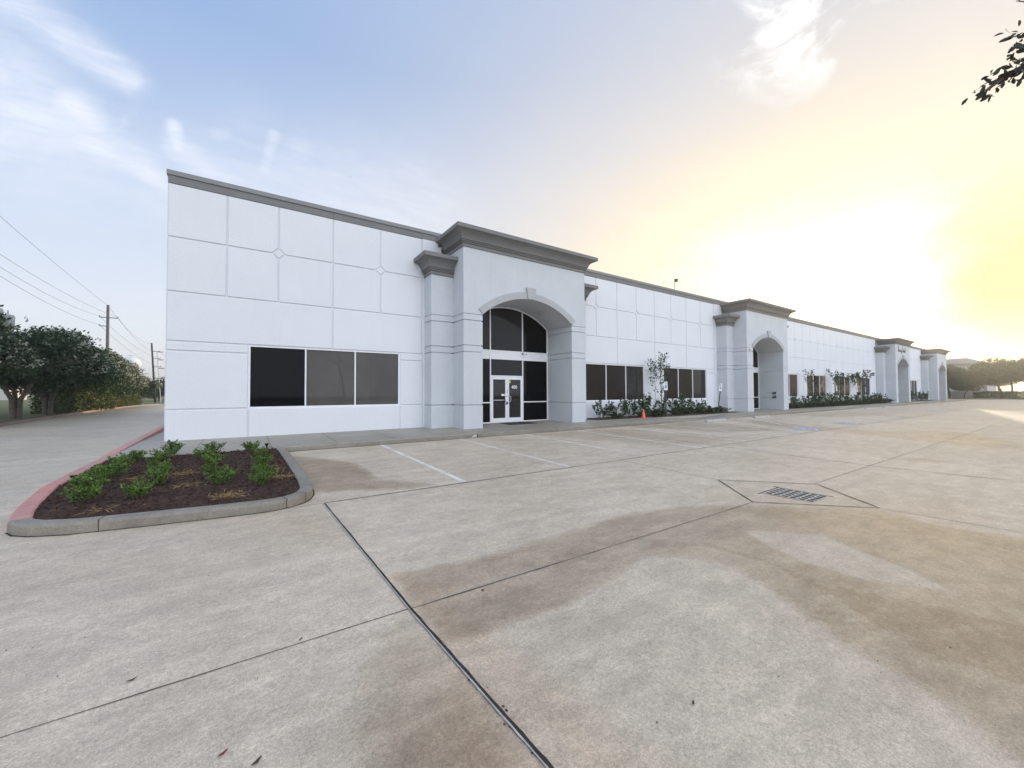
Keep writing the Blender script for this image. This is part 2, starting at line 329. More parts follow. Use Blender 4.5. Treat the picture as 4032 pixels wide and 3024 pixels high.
# ------------------------------------------------------------------ mesh helpers
def link(name, me, m=None, parent=None, loc=None):
    o = bpy.data.objects.new(name, me); COL.objects.link(o)
    if m is not None:
        for q in (m if isinstance(m, (list, tuple)) else [m]): me.materials.append(q)
    if parent is not None: o.parent = parent
    if loc is not None: o.location = loc
    return o
def tag(o, label=None, cat=None, group=None, kind=None):
    if label: o['label'] = label
    if cat: o['category'] = cat
    if group: o['group'] = group
    if kind: o['kind'] = kind
    return o
def empty(name, loc=(0, 0, 0), rz=0.):
    o = bpy.data.objects.new(name, None); COL.objects.link(o); o.location = loc; o.rotation_euler = (0, 0, rz); o.empty_display_size = .2
    return o
class MB:
    def __init__(s): s.v = []; s.f = []; s.mi = []; s.cm = 0
    def face(s, pts):
        i = len(s.v); s.v += [tuple(p) for p in pts]; s.f.append(tuple(range(i, i + len(pts)))); s.mi.append(s.cm)
    def box(s, x0, x1, y0, y1, z0, z1):
        p = [(x, y, z) for z in (z0, z1) for y in (y0, y1) for x in (x0, x1)]
        i = len(s.v); s.v += p
        for f in ((0, 2, 3, 1), (4, 5, 7, 6), (0, 1, 5, 4), (2, 6, 7, 3), (0, 4, 6, 2), (1, 3, 7, 5)):
            s.f.append(tuple(i + k for k in f)); s.mi.append(s.cm)
        return s
    def obox(s, c, ax, ay, az):   # oriented box, half axes
        c = Vector(c); ax = Vector(ax); ay = Vector(ay); az = Vector(az)
        i = len(s.v)
        for k in (-1, 1):
            for j in (-1, 1):
                for h_ in (-1, 1): s.v.append(tuple(c + ax * h_ + ay * j + az * k))
        for f in ((0, 2, 3, 1), (4, 5, 7, 6), (0, 1, 5, 4), (2, 6, 7, 3), (0, 4, 6, 2), (1, 3, 7, 5)):
            s.f.append(tuple(i + k for k in f)); s.mi.append(s.cm)
        return s
    def panel(s, poly, yf, yb, ch=.010):   # wall panel: polygon in XZ (counter-clockwise seen from -Y), chamfered front
        n = len(poly); cx = sum(p[0] for p in poly) / n; cz = sum(p[1] for p in poly) / n
        inner = []
        for k in range(n):
            a = Vector(poly[k - 1]); b = Vector(poly[k]); c = Vector(poly[(k + 1) % n])
            e1 = (b - a).normalized(); e2 = (c - b).normalized()
            n1 = Vector((-e1.y, e1.x)); n2 = Vector((-e2.y, e2.x))
            bis = (n1 + n2); bis = bis / max(.2, bis.dot(n1)); q = b + bis * ch
            inner.append(q)
        F = [(q.x, yf, q.y) for q in inner]; Mi = [(p[0], yf + ch, p[1]) for p in poly]; B = [(p[0], yb, p[1]) for p in poly]
        s.face(F)
        for k in range(n):
            j = (k + 1) % n
            s.face([F[k], Mi[k], Mi[j], F[j]]); s.face([Mi[k], B[k], B[j], Mi[j]])
        return s
    def tube(s, pts, rad, seg=8, cap=True):
        pts = [Vector(p) for p in pts]; rad = rad if hasattr(rad, '__len__') else [rad] * len(pts)
        base = len(s.v); prev = None
        for k, p in enumerate(pts):
            t = (pts[min(k + 1, len(pts) - 1)] - pts[max(k - 1, 0)])
            t = t.normalized() if t.length > 1e-9 else Vector((0, 0, 1))
            a = t.orthogonal().normalized() if prev is None else (prev - t * prev.dot(t)).normalized()
            prev = a; b = t.cross(a)
            for q in range(seg):
                an = 2 * math.pi * q / seg
                s.v.append(tuple(p + (a * math.cos(an) + b * math.sin(an)) * rad[k]))
        for k in range(len(pts) - 1):
            for q in range(seg):
                i = base + k * seg + q; j = base + k * seg + (q + 1) % seg
                s.f.append((i, j, j + seg, i + seg)); s.mi.append(s.cm)
        if cap:
            s.f.append(tuple(base + q for q in reversed(range(seg)))); s.mi.append(s.cm)
            s.f.append(tuple(base + (len(pts) - 1) * seg + q for q in range(seg))); s.mi.append(s.cm)
        return s
    def lathe(s, prof, c=(0, 0, 0), seg=24):
        base = len(s.v)
        for r_, z in prof:
            for q in range(seg):
                an = 2 * math.pi * q / seg; s.v.append((c[0] + r_ * math.cos(an), c[1] + r_ * math.sin(an), c[2] + z))
        for k in range(len(prof) - 1):
            for q in range(seg):
                i = base + k * seg + q; j = base + k * seg + (q + 1) % seg
                s.f.append((i, j, j + seg, i + seg)); s.mi.append(s.cm)
        s.f.append(tuple(base + q for q in reversed(range(seg)))); s.mi.append(s.cm)
        s.f.append(tuple(base + (len(prof) - 1) * seg + q for q in range(seg))); s.mi.append(s.cm)
        return s
    def build(s, name, m, parent=None, loc=None, smooth=False, bevel=0.):
        me = bpy.data.meshes.new(name); me.from_pydata(s.v, [], s.f)
        if any(s.mi): me.polygons.foreach_set('material_index', s.mi)
        if smooth: me.polygons.foreach_set('use_smooth', [True] * len(me.polygons))
        o = link(name, me, m, parent, loc)
        bm = bmesh.new(); bm.from_mesh(me); bmesh.ops.recalc_face_normals(bm, faces=bm.faces); bm.to_mesh(me); bm.free()
        if bevel > 0:
            b = o.modifiers.new('bevel', 'BEVEL'); b.width = bevel; b.segments = 2; b.limit_method = 'ANGLE'
        return o
def text_part(txt, size, m, parent, matrix, extrude=.002, name='lettering', bold=0., sx=1.):
    cu = bpy.data.curves.new(name, 'FONT'); cu.body = txt; cu.size = size; cu.extrude = extrude; cu.offset = bold
    cu.align_x = 'CENTER'; cu.align_y = 'CENTER'
    tmp = bpy.data.objects.new('tmp_text', cu); COL.objects.link(tmp)
    dg = bpy.context.evaluated_depsgraph_get(); me = bpy.data.meshes.new_from_object(tmp.evaluated_get(dg))
    bpy.data.objects.remove(tmp)
    me.transform(matrix @ Matrix.Diagonal((sx, 1, 1, 1)))
    return link(name, me, m, parent)
FACE_S = Matrix.Rotation(math.pi / 2, 4, 'X')     # text standing upright, read from the south (-Y)

def leaf_mesh(name, P, size, mats, weights=None, aspect=.5, upbias=0., jitter=.35, D=None, fold=.25):
    """many small pointed leaves; P (n,3); D preferred directions (n,3)"""
    n = len(P); P = np.asarray(P, float)
    t = rng.normal(size=(n, 3))
    if D is not None: t = t * .6 + np.asarray(D) * 1.0
    t[:, 2] += upbias
    t /= np.linalg.norm(t, axis=1, keepdims=True)
    a = rng.normal(size=(n, 3)); b = np.cross(t, a); b /= np.linalg.norm(b, axis=1, keepdims=True); c = np.cross(t, b)
    s = size * (1 + jitter * rng.uniform(-1, 1, n))[:, None]
    v = np.empty((n, 4, 3))
    v[:, 0] = P; v[:, 1] = P + t * s * .5 + b * s * aspect * .5 + c * s * fold * .3
    v[:, 2] = P + t * s + c * s * fold * .15; v[:, 3] = P + t * s * .5 - b * s * aspect * .5 + c * s * fold * .3
    me = bpy.data.meshes.new(name)
    me.vertices.add(4 * n); me.vertices.foreach_set('co', v.reshape(-1))
    me.loops.add(4 * n); me.loops.foreach_set('vertex_index', np.arange(4 * n, dtype=np.int32))
    me.polygons.add(n); me.polygons.foreach_set('loop_start', np.arange(0, 4 * n, 4, dtype=np.int32)); me.polygons.foreach_set('loop_total', np.full(n, 4, dtype=np.int32))
    for m_ in mats: me.materials.append(m_)
    if weights is not None:
        me.polygons.foreach_set('material_index', rng.choice(len(mats), n, p=weights).astype(np.int32))
    me.update(); me.validate()
    return me

# ------------------------------------------------------------------ ground heights
def hz(x, y):
    if y < 3: z = -1.6916 + .012 * (3 - max(y, -12))
    elif y < 20: z = -1.49 - .021 * (12.6 - y)
    else: z = -1.3346
    return z
def sstep(a, b, x): t = min(1, max(0, (x - a) / (b - a))); return t * t * (3 - 2 * t)
def ramp_f(x):    # how far the sidewalk has dipped to lot level (two kerb ramps)
    r = 0.
    for c0 in (21.7, 47.0, 72.0):
        r = max(r, sstep(c0 - 4.6, c0 - 1.2, x) * (1 - sstep(c0 + 1.2, c0 + 3.8, x)))
    return r
def sw(x, y):     # sidewalk top
    z = -1.338 - .0127 * (15 - y)
    if y < 13.25: z -= ramp_f(x) * .105 * (1 if y < 13.1 else (13.25 - y) / .15)
    return z

# ------------------------------------------------------------------ stains and painted drive shade (numpy masks on the lot mesh)
S_BROWN = [([(1.0, 11.05), (1.54, 10.36), (2.02, 9.4), (2.08, 8.23), (2.0, 7.54), (2.45, 7.09), (2.77, 6.57), (2.12, 6.61), (1.48, 7.0), (1.06, 7.08), (.8, 7.63), (.7, 11)], .10, .95),
  ([(1.14, 3.68), (1.49, 3.64), (1.86, 3.58), (2.41, 3.56), (3.33, 3.62), (4.35, 3.7), (5.3, 3.47), (5.88, 3.17), (6.34, 2.86), (7.43, 1.77), (7.15, 1.26), (7.19, .81), (7.6, -.6), (3.2, -.8), (2.88, .22), (3.03, .39), (3.15, .58), (3.27, .91), (3.48, 1.29), (3.75, 1.67), (3.89, 2.1), (3.72, 2.39), (3.44, 2.63), (2.86, 2.54), (2.2, 2.4), (1.71, 2.42), (1.36, 2.42), (1.1, 2.45)], .12, .74),
  ([(.97, 2.9), (.73, 2.74), (.57, 2.46), (.47, 2.16), (.38, 1.7), (.30, .8), (1.12, .6), (1.14, 1.93), (1.1, 2.45)], .22, .62),
  ([(2.9, 2.75), (3.9, 2.95), (4.4, 2.5), (4.4, 1.9), (4.3, 1.3), (4.5, .8), (4.7, .2), (3.6, .0), (3.5, .7), (3.9, 1.3), (4.15, 1.8), (4.1, 2.4), (3.5, 2.68)], .10, .95),
  ([(25.1, 13), (23.1, 11.3), (22.2, 8.66), (21.6, 5.08), (24.4, 3.42), (20.6, 1.38), (18.2, 1.23), (18.7, 3.24), (19.5, 5.25), (19.6, 7.66), (21.9, 11.9)], .5, .62),
  ([(8.2, 11.8), (9.36, 8.84), (9.82, 7.14), (12.2, 6.54), (14.1, 6.91), (14.4, 8.77), (13.4, 11.3), (10.2, 11.8)], .6, .42),
  ([(13.6, 11.8), (14.23, 10.78), (15.33, 8.2), (18.55, 7.24), (19.35, 9.48), (19.5, 11.8)], .5, .62),
  ([(13.4, 3.44), (14.15, 2.47), (13.91, 1.54), (13.23, 2.31)], .25, .5),
  ([(28, 11.8), (29, 9.5), (31, 8.4), (36, 7.6), (40, 8.6), (36, 10.5), (31, 11.8)], .6, .4),
  ([(4.6, 8.9), (5.1, 9.3), (5.5, 8.7), (5.1, 8.3)], .3, .4), ([(6.6, 10.9), (7.1, 11.2), (7.4, 10.6), (6.9, 10.4)], .25, .5), ([(4.0, 10.1), (4.9, 9.7), (5.2, 9.0), (4.2, 9.4)], .4, .35)]
S_LIGHT = [([(5.04, 2.46), (5.38, 2.12), (5.63, 1.84), (5.36, 1.51), (5.18, 1.08), (4.88, .71), (4.73, .96), (4.56, 1.22), (4.56, 1.65), (4.73, 2.05)], .05, 1.)]
S_RUST = [([(1.15, 3.6), (1.25, 1.2), (1.5, .9), (1.35, 2.3), (1.3, 3.5)], .2, .8), ([(.75, 1.8), (1.1, 2.1), (1.08, 1.0), (.6, 1.0)], .3, .9), ([(.0, 6.0), (.9, 6.2), (1.0, 4.6), (.7, 4.9)], .4, .35), ([(5.9, 3.1), (7.3, 2.6), (8.4, 2.0), (9.5, 1.4), (8.2, .6), (6.3, .6), (5.9, 1.4)], .5, .4)]
def sdf(poly, X, Y):
    pts = np.array(poly); n = len(pts); dist = np.full(X.shape, 1e9); inside = np.zeros(X.shape, bool)
    for i in range(n):
        ax, ay = pts[i]; bx, by = pts[(i + 1) % n]; ex, ey = bx - ax, by - ay
        t = np.clip(((X - ax) * ex + (Y - ay) * ey) / (ex * ex + ey * ey), 0, 1)
        dist = np.minimum(dist, np.hypot(X - ax - t * ex, Y - ay - t * ey))
        c = ((ay > Y) != (by > Y)); xi = (bx - ax) * (Y - ay) / ((by - ay) if by != ay else 1e-9) + ax
        inside ^= (c & (X < xi))
    return np.where(inside, dist, -dist)
def grid_axis(fine0, fine1, step, lo, hi, gr=1.18):
    a = list(np.arange(fine0, fine1, step)); s_ = step; x = a[-1]
    while x < hi: s_ = min(s_ * gr, 6); x += s_; a.append(min(x, hi))
    s_ = step; x = fine0; b = []
    while x > lo: s_ = min(s_ * gr, 6); x -= s_; b.append(max(x, lo))
    return np.array(b[::-1] + a)
def lot():
    xs = grid_axis(-3, 12, .055, -60, 113, 1.07); ys = grid_axis(-.4, 12.6, .055, -45, 71, 1.12)
    ys = np.unique(np.concatenate([ys, [3.0, 20.0]]))
    X, Y = np.meshgrid(xs, ys); Z = np.vectorize(hz)(X, Y)
    nx, ny = len(xs), len(ys)
    v = np.stack([X, Y, Z], -1).reshape(-1, 3)
    i = np.arange(nx * ny).reshape(ny, nx); f = np.stack([i[:-1, :-1], i[:-1, 1:], i[1:, 1:], i[1:, :-1]], -1).reshape(-1, 4)
    me = bpy.data.meshes.new('parking_lot'); me.from_pydata(v.tolist(), [], f.tolist())
    def acc(L):
        out = np.zeros(X.shape)
        for poly, soft, amp in L: 
            q = np.clip(sdf(poly, X, Y) / soft * .5 + .5, 0, 1); out = np.maximum(out, amp * q)
        return out
    br = acc(S_BROWN); li = acc(S_LIGHT); ru = acc(S_RUST); br = br * (1 - li)
    drv_shade = np.clip((-2.75 - X) / .3, 0, 1)  # mask for the shade painted on the side drive
    col = np.stack([br, drv_shade, ru, np.ones_like(br)], -1).reshape(-1).astype(np.float32)
    at = me.attributes.new('stain', 'FLOAT_COLOR', 'POINT'); at.data.foreach_set('color', col)
    o = link('parking_lot', me, M['lot']); tag(o, 'stained pale concrete parking lot in front of the white building', 'parking lot', kind='structure')
    return o
LOT = lot()
def strip(mb, pts, wid, off=.004, jag=0., step=.25):
    """ribbon that follows the lot surface"""
    out = []
    for (a, b) in zip(pts[:-1], pts[1:]):
        L = math.hypot(b[0] - a[0], b[1] - a[1]); n = max(1, int(L / step))
        for k in range(n): out.append((a[0] + (b[0] - a[0]) * k / n, a[1] + (b[1] - a[1]) * k / n))
    out.append(pts[-1])
    # make sure the ribbon bends where the lot bends
    L_, R_ = [], []
    for k, p in enumerate(out):
        q0 = out[max(k - 1, 0)]; q1 = out[min(k + 1, len(out) - 1)]
        tx, ty = q1[0] - q0[0], q1[1] - q0[1]; l = math.hypot(tx, ty) or 1; nx, ny = -ty / l, tx / l
        w1 = wid / 2 + random.uniform(-jag, jag); w2 = wid / 2 + random.uniform(-jag, jag)
        a = (p[0] + nx * w1, p[1] + ny * w1); b = (p[0] - nx * w2, p[1] - ny * w2)
        L_.append((*a, hz(*a) + off)); R_.append((*b, hz(*b) + off))
    for k in range(len(out) - 1):
        mb.face([R_[k], R_[k + 1], L_[k + 1], L_[k]])
def jline(name, segs, wid, m, off=.004, jag=0., label=None):
    mb = MB()
    for s_ in segs: strip(mb, s_, wid, off, jag)
    o = mb.build(name, m, LOT)
    if label: o['label'] = label
    return o
# the wide joint running towards the camera
yy = [12 - .12 * k for k in range(0)]
def jx(y): return .961 + (6.44 - y) * .0347
big = [(jx(y), y) for y in np.arange(6.44, 3.0, -.15)] + [(jx(y), y) for y in np.arange(3.0, -1.5, -.06)]
jline('expansion_joint', [big], .030, M['crack'], .004, .003)
jline('expansion_joint', [[(p[0] - .012, p[1]) for p in big]], .010, M['seal'], .008, .0015, 'pale sealant strip lying in the wide joint')
mbk = MB()
for k in range(60):   # crumbled edge near the viewer
    y = random.uniform(-1, 2.2); x = jx(y) + random.choice((-1, 1)) * random.uniform(.012, .035); z = hz(x, y) + .005; r_ = random.uniform(.003, .011)
    mbk.face([(x + r_ * random.uniform(.5, 1) * math.cos(a), y + r_ * random.uniform(.6, 1.4) * math.sin(a), z) for a in (0, 1.1, 2.2, 3.3, 4.4, 5.4)])
mbk.build('joint_spall', M['crack'], LOT)
thin = [[(.97, 6.44), (113, 6.44)], [(.2, 6.42), (.97, 6.44)], [(-2.7, 3.06), (1.07, 3.06)], [(-30, 3.06), (-2.7, 3.06)], [(1.07, 3.05), (6.45, 3.0)], [(8.63, 2.95), (30, 2.95)], [(7.43, 4.07), (7.43, 6.44)], [(7.54, 1.79), (7.54, -8)],
        [(11.76, 11.8), (11.76, -20)], [(22.0, 6.4), (22.0, -20)], [(32.3, 6.4), (32.3, -20)], [(42.6, 6.4), (42.6, -20)], [(-2.9, 16), (-8.6, 16)], [(-2.9, 24), (-8.6, 24)]]
jline('control_joint', thin, .009, M['hair'], .004, .003)
dm = [(7.43, 4.075), (8.63, 2.91), (7.54, 1.79), (6.45, 3.0), (7.43, 4.075)]
jline('control_joint', [dm], .018, M['crack'], .008, .003)
jline('expansion_joint', [[(1.6, 6.455), (4.1, 6.45)], [(1.2, 3.06), (2.6, 3.05)]], .007, M['seal'], .008, .002)
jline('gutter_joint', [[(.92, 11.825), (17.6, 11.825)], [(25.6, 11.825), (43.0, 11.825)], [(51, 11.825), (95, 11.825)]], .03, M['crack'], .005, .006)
jline('control_joint', [[(11.76, 11.8), (11.76, 1.0)], [(.97, 6.44), (40, 6.44)]], .017, M['hair'], .006, .003)
# painted stall lines
def pline(segs, m='paint', wid=.11, name='stall_line', off=.0045): return jline(name, segs, wid, M[m], off, .004)
for n in range(7):
    x = 3.28 + 2.56 * n
    a = 11.82; pline([[(x, a), (x + .03, 6.5)]])
for n in range(9, 32):
    x = 3.28 + 2.56 * n
    if 20.6 < x < 24.5: continue
    pline([[(x, 11.0), (x, 6.55)]])
pline([[(21.35, 11.4), (21.35, 7.0)]]); pline([[(23.75, 11.3), (23.75, 7.0)]])
pline([[(21.4, 9.9), (22.7, 11.3)], [(21.4, 8.6), (23.7, 11.1)], [(21.6, 7.4), (23.7, 9.7)]], name='hatched_aisle_marking')
pline([[(46.9, 10.2), (48.2, 11.3)], [(46.9, 8.9), (49.2, 11.1)], [(46.9, 7.4), (49.2, 9.7)]], name='hatched_aisle_marking')
def patch(x0, x1, y0, y1, m, off, name, skew=0.):
    mb = MB(); mb.face([(x0, y0, hz(x0, y0) + off), (x1, y0, hz(x1, y0) + off), (x1 - skew, y1, hz(x1, y1) + off), (x0 - skew, y1, hz(x0, y1) + off)])
    return mb.build(name, M[m], LOT)
for cx in (20.0, 25.1, 45.6, 50.7):
    patch(cx - .62, cx + .62, 6.62, 7.62, 'bpaint', .004, 'accessible_symbol')
    jline('accessible_symbol_figure', [[(cx + .1, 7.45), (cx + .05, 7.15), (cx - .25, 7.1), (cx - .3, 6.85), (cx - .45, 6.8)], [(cx + .35, 7.1), (cx + .3, 6.8), (cx, 6.72), (cx - .2, 6.85)], [(cx + .08, 7.5), (cx + .16, 7.56)]], .10, M['paint'], .009)
for cx in (27.6, 30.1, 32.7, 35.3):
    for k in range(6):
        patch(cx - .62 + k * .21, cx - .62 + k * .21 + .15, 6.62, 6.98, 'paint', .0045, 'stall_stencil')

# ------------------------------------------------------------------ surrounding ground
mb = MB(); mb.face([(-760, -260, -1.9), (990, -260, -1.9), (990, 1260, -1.9), (-760, 1260, -1.9)])
tag(mb.build('ground', M['field']), 'flat grassy ground stretching to the horizon', 'ground', kind='structure')
FK = [(-7.0, -30), (-7.4, 8), (-8.75, 26.2), (-9.45, 34.4), (-10.4, 48), (-10.7, 60), (-10.6, 66), (-9.4, 69.6), (-7.5, 70.6), (0, 70.8), (110, 70.8)]
def sweep(path, prof, zf, mb=None, closed=False, sub=.5):
    """prof: list of (offset to the left of travel, height)"""
    mb = mb or MB(); pts = []
    for a, b in zip(path[:-1], path[1:]):
        L = math.hypot(b[0] - a[0], b[1] - a[1]); n = max(1, int(L / sub))
        for k in range(n): pts.append((a[0] + (b[0] - a[0]) * k / n, a[1] + (b[1] - a[1]) * k / n))
    pts.append(path[-1]); rows = []
    for k, p in enumerate(pts):
        q0 = pts[max(k - 1, 0)]; q1 = pts[min(k + 1, len(pts) - 1)]
        tx, ty = q1[0] - q0[0], q1[1] - q0[1]; l = math.hypot(tx, ty) or 1; nx, ny = -ty / l, tx / l
        rows.append([(p[0] + nx * o_, p[1] + ny * o_, zf(p[0], p[1]) + h_) for o_, h_ in prof])
    i0 = len(mb.v); n = len(prof)
    for r_ in rows: mb.v += r_
    for k in range(len(rows) - 1):
        for j in range(n - 1):
            a = i0 + k * n + j; mb.f.append((a, a + n, a + n + 1, a + 1)); mb.mi.append(mb.cm)
    mb.f.append(tuple(i0 + j for j in range(n))); mb.mi.append(mb.cm)
    mb.f.append(tuple(i0 + (len(rows) - 1) * n + j for j in reversed(range(n)))); mb.mi.append(mb.cm)
    return mb
KP = [(0, -.08), (0, .09), (.010, .112), (.03, .125), (.15, .125), (.16, .118), (.16, -.08)]
zk = lambda x, y: hz(x, y)
o = sweep(FK[1:6], KP, zk, sub=1.5).build('kerb', M['redold']); tag(o, 'faded red painted kerb along the far side of the drive under the crape myrtles', 'kerb', kind='structure')
o = sweep(FK[5:], KP, zk, sub=1.5).build('kerb', M['kerb']); tag(o, 'pale bare kerb curving round the end of the side drive', 'kerb', kind='structure')
mb = MB()
def verge(mb, inner, outer, z, sub=3.):
    for k in range(len(inner) - 1):
        a, b, c, d_ = inner[k], inner[k + 1], outer[k + 1], outer[k]
        mb.face([(a[0], a[1], hz(*a) + z), (b[0], b[1], hz(*b) + z), (c[0], c[1], c[2]), (d_[0], d_[1], d_[2])])
inn = [(p[0] - .14, p[1] + (.14 if i > 6 else 0)) for i, p in enumerate(FK)]
out = [(-60, -30, -1.3), (-60, 8, -1.25), (-60, 26, -1.2), (-60, 34, -1.2), (-60, 48, -1.2), (-60, 60, -1.2), (-60, 66, -1.2), (-60, 90, -1.2), (-30, 120, -1.2), (0, 140, -1.2), (110, 140, -1.2)]
verge(mb, inn, out, .11)
tag(mb.build('grass_verge', M['grass']), 'grass verge beyond the side drive', 'grass verge', kind='structure')
mb = MB(); mb.face([(-60, -30, -1.3), (-60, 90, -1.2), (-700, 500, -1.2), (-700, -30, -1.2)]); mb.face([(-60, 90, -1.2), (-30, 120, -1.2), (0, 140, -1.2), (110, 140, -1.2), (900, 1200, -1.2), (-700, 1200, -1.2), (-700, 500, -1.2)])
tag(mb.build('field', M['field']), 'open grass field behind the trees', 'field', kind='structure')

# ------------------------------------------------------------------ island bed, kerbs, sidewalk
outer_i = [(-2.66, 11.9), (-2.67, 10.5), (-2.66, 9.2), (-2.50, 8.0), (-2.42, 7.55), (-2.32, 7.15)]
arc1 = [(-2.32, 7.15), (-2.22, 6.98), (-2.06, 6.84), (-1.72, 6.69), (-1.3, 6.62), (-.87, 6.55), (-.4, 6.48), (.09, 6.42), (.36, 6.43), (.55, 6.49), (.70, 6.60), (.80, 6.74), (.88, 6.96), (.91, 7.2), (.92, 7.76), (.90, 9.42), (.86, 11.0), (.82, 11.84)]
red_path = [(-2.78, 43.5), (-2.77, 30), (-2.76, 20.7), (-2.70, 12.9)] + outer_i
KI = [(0, -.08), (.004, .10), (.012, .125), (.03, .138), (.17, .138), (.19, .125), (.20, -.05)]
o = sweep(red_path, KI, hz, sub=.4).build('kerb', M['red']); tag(o, 'red painted kerb beside the planting bed and the corner of the white building', 'kerb', kind='structure')
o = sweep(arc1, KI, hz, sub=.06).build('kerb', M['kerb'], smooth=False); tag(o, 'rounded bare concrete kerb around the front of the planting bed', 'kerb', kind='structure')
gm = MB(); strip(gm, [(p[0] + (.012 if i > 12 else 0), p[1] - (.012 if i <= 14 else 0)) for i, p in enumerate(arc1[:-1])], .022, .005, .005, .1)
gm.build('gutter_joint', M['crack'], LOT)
mb = MB()
for (ax, ay, bx, by) in ((.48, 6.46, .42, 6.66), (.74, 6.66, .58, 6.80), (-1.45, 6.65, -1.42, 6.85), (.905, 8.9, .70, 8.9)):
    nx, ny = by - ay, -(bx - ax); l = math.hypot(nx, ny); nx, ny = nx / l * .004, ny / l * .004; z = hz(ax, ay)
    ex, ey = (ax - bx) / l * .004, (ay - by) / l * .004
    mb.face([(ax - nx + ex, ay - ny + ey, z), (ax + nx + ex, ay + ny + ey, z), (ax + nx + ex, ay + ny + ey, z + .142), (ax - nx + ex, ay - ny + ey, z + .142)])
    mb.face([(ax - nx, ay - ny, z + .1405), (ax + nx, ay + ny, z + .1405), (bx + nx, by + ny, z + .1405), (bx - nx, by - ny, z + .1405)])
tag(mb.build('kerb_joint', M['crack']), 'dark joints cut across the bed kerb', 'joint', kind='structure')
# mulch of the island
inner_i = [(-2.48, 11.88), (-2.48, 9.2), (-2.30, 7.9), (-2.16, 7.25), (-2.0, 7.03), (-1.66, 6.88), (-.85, 6.74), (.09, 6.61), (.33, 6.62), (.48, 6.68), (.58, 6.78), (.66, 6.95), (.71, 7.2), (.72, 7.8), (.70, 9.4), (.64, 11.86)]
def mulch_z(x, y): return hz(x, y) + .10
def mulch(name, poly, zf, label, chips, step=.12, lumps=.02):
    xs = [p[0] for p in poly]; ys = [p[1] for p in poly]
    X, Y = np.meshgrid(np.arange(min(xs), max(xs) + step, step), np.arange(min(ys), max(ys) + step, step))
    s_ = sdf(poly, X, Y); mb = MB(); ny, nx = X.shape
    zz_ = np.vectorize(zf)(X, Y) + rng.uniform(-lumps, lumps, X.shape) + np.clip(s_, -.2, .35) * .12
    base = len(mb.v); mb.v = [(float(a), float(b), float(c)) for a, b, c in zip(X.ravel(), Y.ravel(), zz_.ravel())]
    for j in range(ny - 1):
        for i in range(nx - 1):
            if s_[j:j + 2, i:i + 2].max() > -.02: mb.f.append((j * nx + i, j * nx + i + 1, (j + 1) * nx + i + 1, (j + 1) * nx + i)); mb.mi.append(0)
    bed = mb.build(name, M['mulch']); tag(bed, label, 'mulch bed', kind='stuff')
    if chips:
        n = chips; px = rng.uniform(min(xs), max(xs), n * 2); py = rng.uniform(min(ys), max(ys), n * 2); q = sdf(poly, px, py)
        ok = q > .02; px, py, q = px[ok][:n], py[ok][:n], q[ok][:n]
        pz = np.array([zf(a, b) for a, b in zip(px, py)]) + np.clip(q, -.2, .35) * .12 + rng.uniform(-.004, .022, len(px))
        D = rng.normal(size=(len(px), 3)); D[:, 2] *= .12
        me = leaf_mesh('bark_chips', np.stack([px, py, pz], -1), .055, [M['chips1'], M['chips2'], M['mulch']], [.5, .15, .35], aspect=.3, D=D * 2.2, fold=.1)
        ch = link('bark_chips', me, None, bed)
    return bed
mulch('mulch_bed', inner_i, mulch_z, 'dark bark mulch filling the kerbed planting island', 9000)
# straw wisps
def straw(cx, cy, r_, n, zf):
    P = np.stack([cx + rng.normal(0, r_, n), cy + rng.normal(0, r_ * .6, n), np.zeros(n)], -1)
    for p in P: p[2] = zf(p[0], p[1]) + .055 + rng.uniform(0, .02)
    D = rng.normal(size=(n, 3)); D[:, 2] *= .2
    return P, D
Ps, Ds = [], []
for cx, cy, r_, n in ((-.92, 9.06, .16, 500), (-1.57, 9.01, .10, 160), (-.75, 7.98, .14, 220), (-.21, 6.98, .13, 420), (.52, 7.9, .12, 360), (-1.5, 7.05, .12, 90), (.45, 8.6, .1, 120)):
    p, q = straw(cx, cy, r_ * .8, n // 2, mulch_z); Ps.append(p); Ds.append(q)
o = link('dry_grass', leaf_mesh('dry_grass', np.concatenate(Ps), .09, [M['straw']], aspect=.06, D=np.concatenate(Ds) * 2, fold=.4), None)
tag(o, 'tufts of dry yellow grass on the island mulch', 'dry grass', kind='stuff')

# sidewalk along the front
def sidewalk():
    mb = MB(); xs = list(np.arange(-2.5, 95.01, .5)); xs[0] = -2.5
    ys = [11.84, 11.87, 12.4, 13.1, 13.25, 13.8, 15.3]
    top = [[(x, y, sw(x, y) - (.012 if y == 11.84 else 0)) for y in ys] for x in xs]
    base = len(mb.v)
    for c in top: mb.v += c
    n = len(ys)
    for i in range(len(xs) - 1):
        for j in range(n - 1):
            a = i * n + j; mb.f.append((a, a + n, a + n + 1, a + 1)); mb.mi.append(0)
    for i in range(len(xs) - 1):   # kerb face
        a, b = top[i][0], top[i + 1][0]
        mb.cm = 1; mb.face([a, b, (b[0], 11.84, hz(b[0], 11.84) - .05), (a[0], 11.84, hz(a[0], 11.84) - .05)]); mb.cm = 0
    return mb
mb = sidewalk()
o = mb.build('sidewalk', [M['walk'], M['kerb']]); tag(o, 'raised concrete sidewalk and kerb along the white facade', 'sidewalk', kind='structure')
SWALK = o
mb = MB(); mb.box(-2.58, -1.9, 14.9, 43.4, -1.6, -1.345)
tag(mb.build('side_path', M['walk']), 'narrow concrete strip between the red kerb and the side wall', 'path', kind='structure')
mb = MB()
